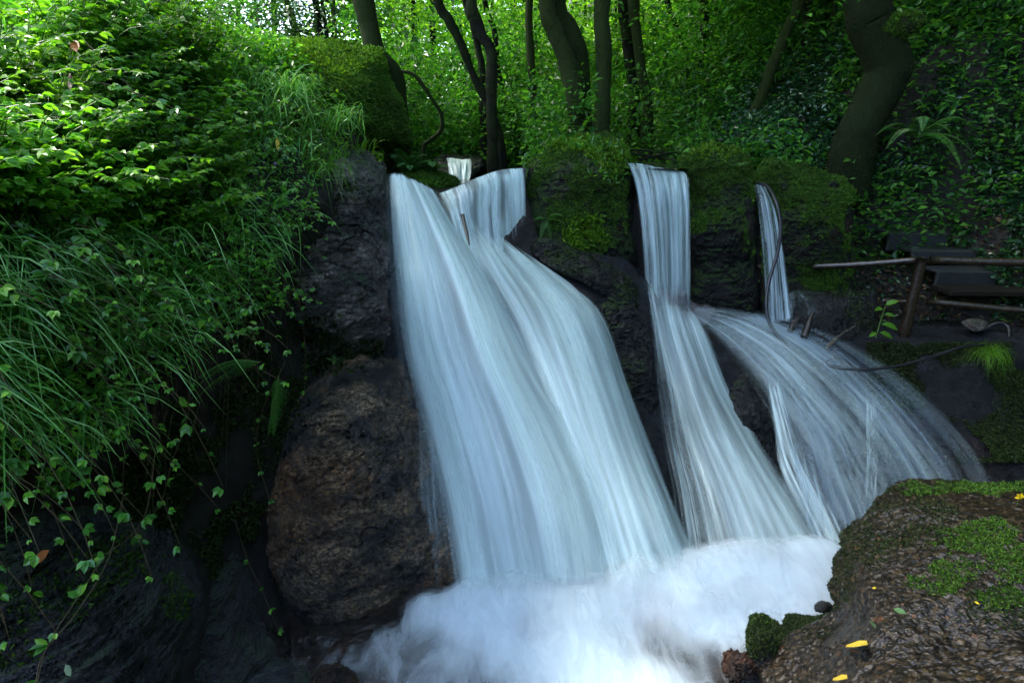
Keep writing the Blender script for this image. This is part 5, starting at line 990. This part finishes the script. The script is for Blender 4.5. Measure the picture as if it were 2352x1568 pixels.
stick('fallen mossy branch lying across the slope below the burled tree', (1690, 330, 7.4), (1735, 300, 7.4), .06, 'barkm', 'fallen_branch', 'branch', 'fallen branches')
for i, (a, b, lab) in enumerate((((1450, 352, 7.0), (1560, 372, 6.6), 'longest'), ((1470, 368, 6.5), (1570, 348, 7.0), 'lowest'), ((1445, 345, 7.2), (1530, 352, 7.0), 'topmost'))): stick('bare fallen branch behind the straight fall, the %s one' % lab, a, b, .014, 'bark', 'fallen_branch', 'branch', 'fallen branches')
# leafy seedling on the ledge
c = P(2012, 775, 5.0); t = thing('seedling', 'bright green leafy plant standing on the ledge left of the railing post', 'plant', c)
V, F = tube(np.array([c, c + [.01, 0, .16], c + [.02, -.01, .32]]), [.006, .005, .004], 6, k=10); mk('stem', V, F, MT['stemg'], t)
for (dx, dz, L, hz_, sx) in ((.02, .31, .11, .12, 1), (.0, .28, .09, .02, -1), (.03, .22, .09, .03, 1), (.02, .13, .15, .0, 1), (.02, .05, .13, -.02, 1), (-.01, .05, .08, -.03, -1)):
    V, F = leafset((c + [dx, 0, dz])[None], np.array([[sx, -.45, hz_ * 7 - .1]]), np.array([[0, -.55, .8]]), [L], [L * .55]); mk('leaf', V, F, MT['leafy'], t, smooth=False)
# fallen leaves
FL = [('long yellow leaf on the pebbly rock shelf', 1945, 1480, 2000, 1492, 'y', CG_O), ('orange leaf beside the long yellow leaf', 1955, 1494, 1978, 1503, 'o', 0), ('pale green leaf in the middle of the rock shelf', 2052, 1396, 2084, 1412, 'g', 0), ('small green leaf left of the pale green one', 2000, 1425, 2008, 1445, 'g', 0),
      ('yellow leaf cut by the bottom edge', 1915, 1556, 1952, 1566, 'y', 0), ('small yellow green leaf near the dark moss', 2003, 1350, 2014, 1348, 'y', 0), ('small yellow petal near the bright moss', 2238, 1380, 2250, 1388, 'y', 0)]
cgf = tps(CG_O + [(2200, 1150, 2.42), (2350, 1200, 2.2), (2050, 1250, 2.25), (2150, 1300, 2.02), (2300, 1350, 1.85), (1980, 1350, 2.05), (2000, 1480, 1.78), (2200, 1480, 1.68), (2000, 1600, 1.55), (2400, 1600, 1.4), (1880, 1520, 1.9)])
MT['ly'] = plain('yellow_leaf', (.6, .42, .02), .4, .4, 9, .15); MT['lo'] = plain('orange_leaf', (.38, .12, .03), .35, .5, 9, .2); MT['lg'] = plain('pale_green_leaf', (.07, .14, .05), .4, .5, 9, .2); MT['lr'] = plain('brown_leaf', (.09, .03, .015), .4, .4, 9, .3)
def leafobj(label, a, b, mat, wr=.5, name='fallen_leaf', grp='fallen leaves'):
    a, b = np.array(a), np.array(b); L = np.linalg.norm(b - a); V, F = leafset(a[None], (b - a)[None], np.array([[0, -.7, .7]]), [L], [L * wr], fold=.12, droop=-.12)
    tag(mk(name, V, F, MT[mat], smooth=True), label, 'leaf', grp)
for lab, x0, y0, x1, y1, m, _ in FL:
    ya = float(cgf(np.array([x0]), np.array([y0]))[0]) - .055; yb = float(cgf(np.array([x1]), np.array([y1]))[0]) - .055; leafobj(lab, P(x0, y0, ya), P(x1, y1, yb), 'l' + m)
leafobj('yellow green oak leaf on the corner rock at the bottom left', P(150, 1525, 1.55), P(166, 1552, 1.52), 'lg', .5)
leafobj('dark red brown leaf on the corner rock', P(222, 1480, 1.72), P(252, 1500, 1.7), 'lr', .8)
leafobj('orange brown leaf caught in moss at the left edge', P(80, 1290, 1.68), P(118, 1262, 1.70), 'lo', .6)
leafobj('small orange leaf at the water edge at the bottom', P(510, 1582, 2.0), P(524, 1578, 2.02), 'lo', .8)
leafobj('red dead leaf hanging in the brambles at the upper left', P(160, 168, 2.7), P(165, 212, 2.65), 'lr', .3, 'dead_leaf')
leafobj('orange yellow dead leaf hanging above the red one', P(168, 92, 2.9), P(180, 125, 2.85), 'lo', .5, 'dead_leaf')
leafobj('yellow dead leaf hanging in the middle of the bank', P(636, 315, 3.9), P(641, 350, 3.88), 'ly', .3, 'dead_leaf')
# buttercup and pink flowers
def flower(label, c, r, mat, cat='flower'):
    c = np.array(c); t = thing('flower', label, cat, c - [0, 0, .05], 'small wild flowers'); V, F = tube(np.array([c - [0, 0, .05], c]), [.0015, .0012], 5, k=4); mk('stem', V, F, MT['stemg'], t)
    a = np.linspace(0, 2 * pi, 5, endpoint=False); D = np.stack([np.cos(a), np.full(5, -.15), np.sin(a) * .8 + .3], -1)
    V, F = leafset(np.tile(c, (5, 1)), D, np.tile([0, -1., .6], (5, 1)), np.full(5, r), np.full(5, r * .8)); mk('petals', V, F, MT[mat], t)
MT['pink'] = plain('pink_petal', (.5, .2, .5), .5, .3, 9, .1); MT['bc'] = plain('buttercup_petal', (.75, .5, .01), .3, .5, 9, .1)
flower('yellow buttercup on the moss at the right picture edge', P(2342, 1140, 2.36), .022, 'bc')
for a, b, w_ in ((632, 376, 'beside the yellow dead leaf'), (458, 424, 'left of the middle of the bank'), (534, 440, 'above the young yellow green shoots'), (444, 378, 'high among the brambles'), (498, 352, 'below the tall grass tuft')):
    flower('tiny pink flower ' + w_, P(a, b, bankf(np.array([a * 1.]), np.array([b * 1.]))[0] - .2), .012, 'pink')
# loose stone near the railing
rock('stone', 'flat grey stone lying behind the bright grass tuft', 'slab', [(2208, 742, 5.2), (2230, 732, 5.25), (2268, 738, 5.25), (2262, 756, 5.15), (2235, 760, 5.12)], [(2240, 745, 5.12)], 'stone', seed=91, amp=.01, fs=8, back=.12, roll=.03, jit=1, nr=20, ns=50)
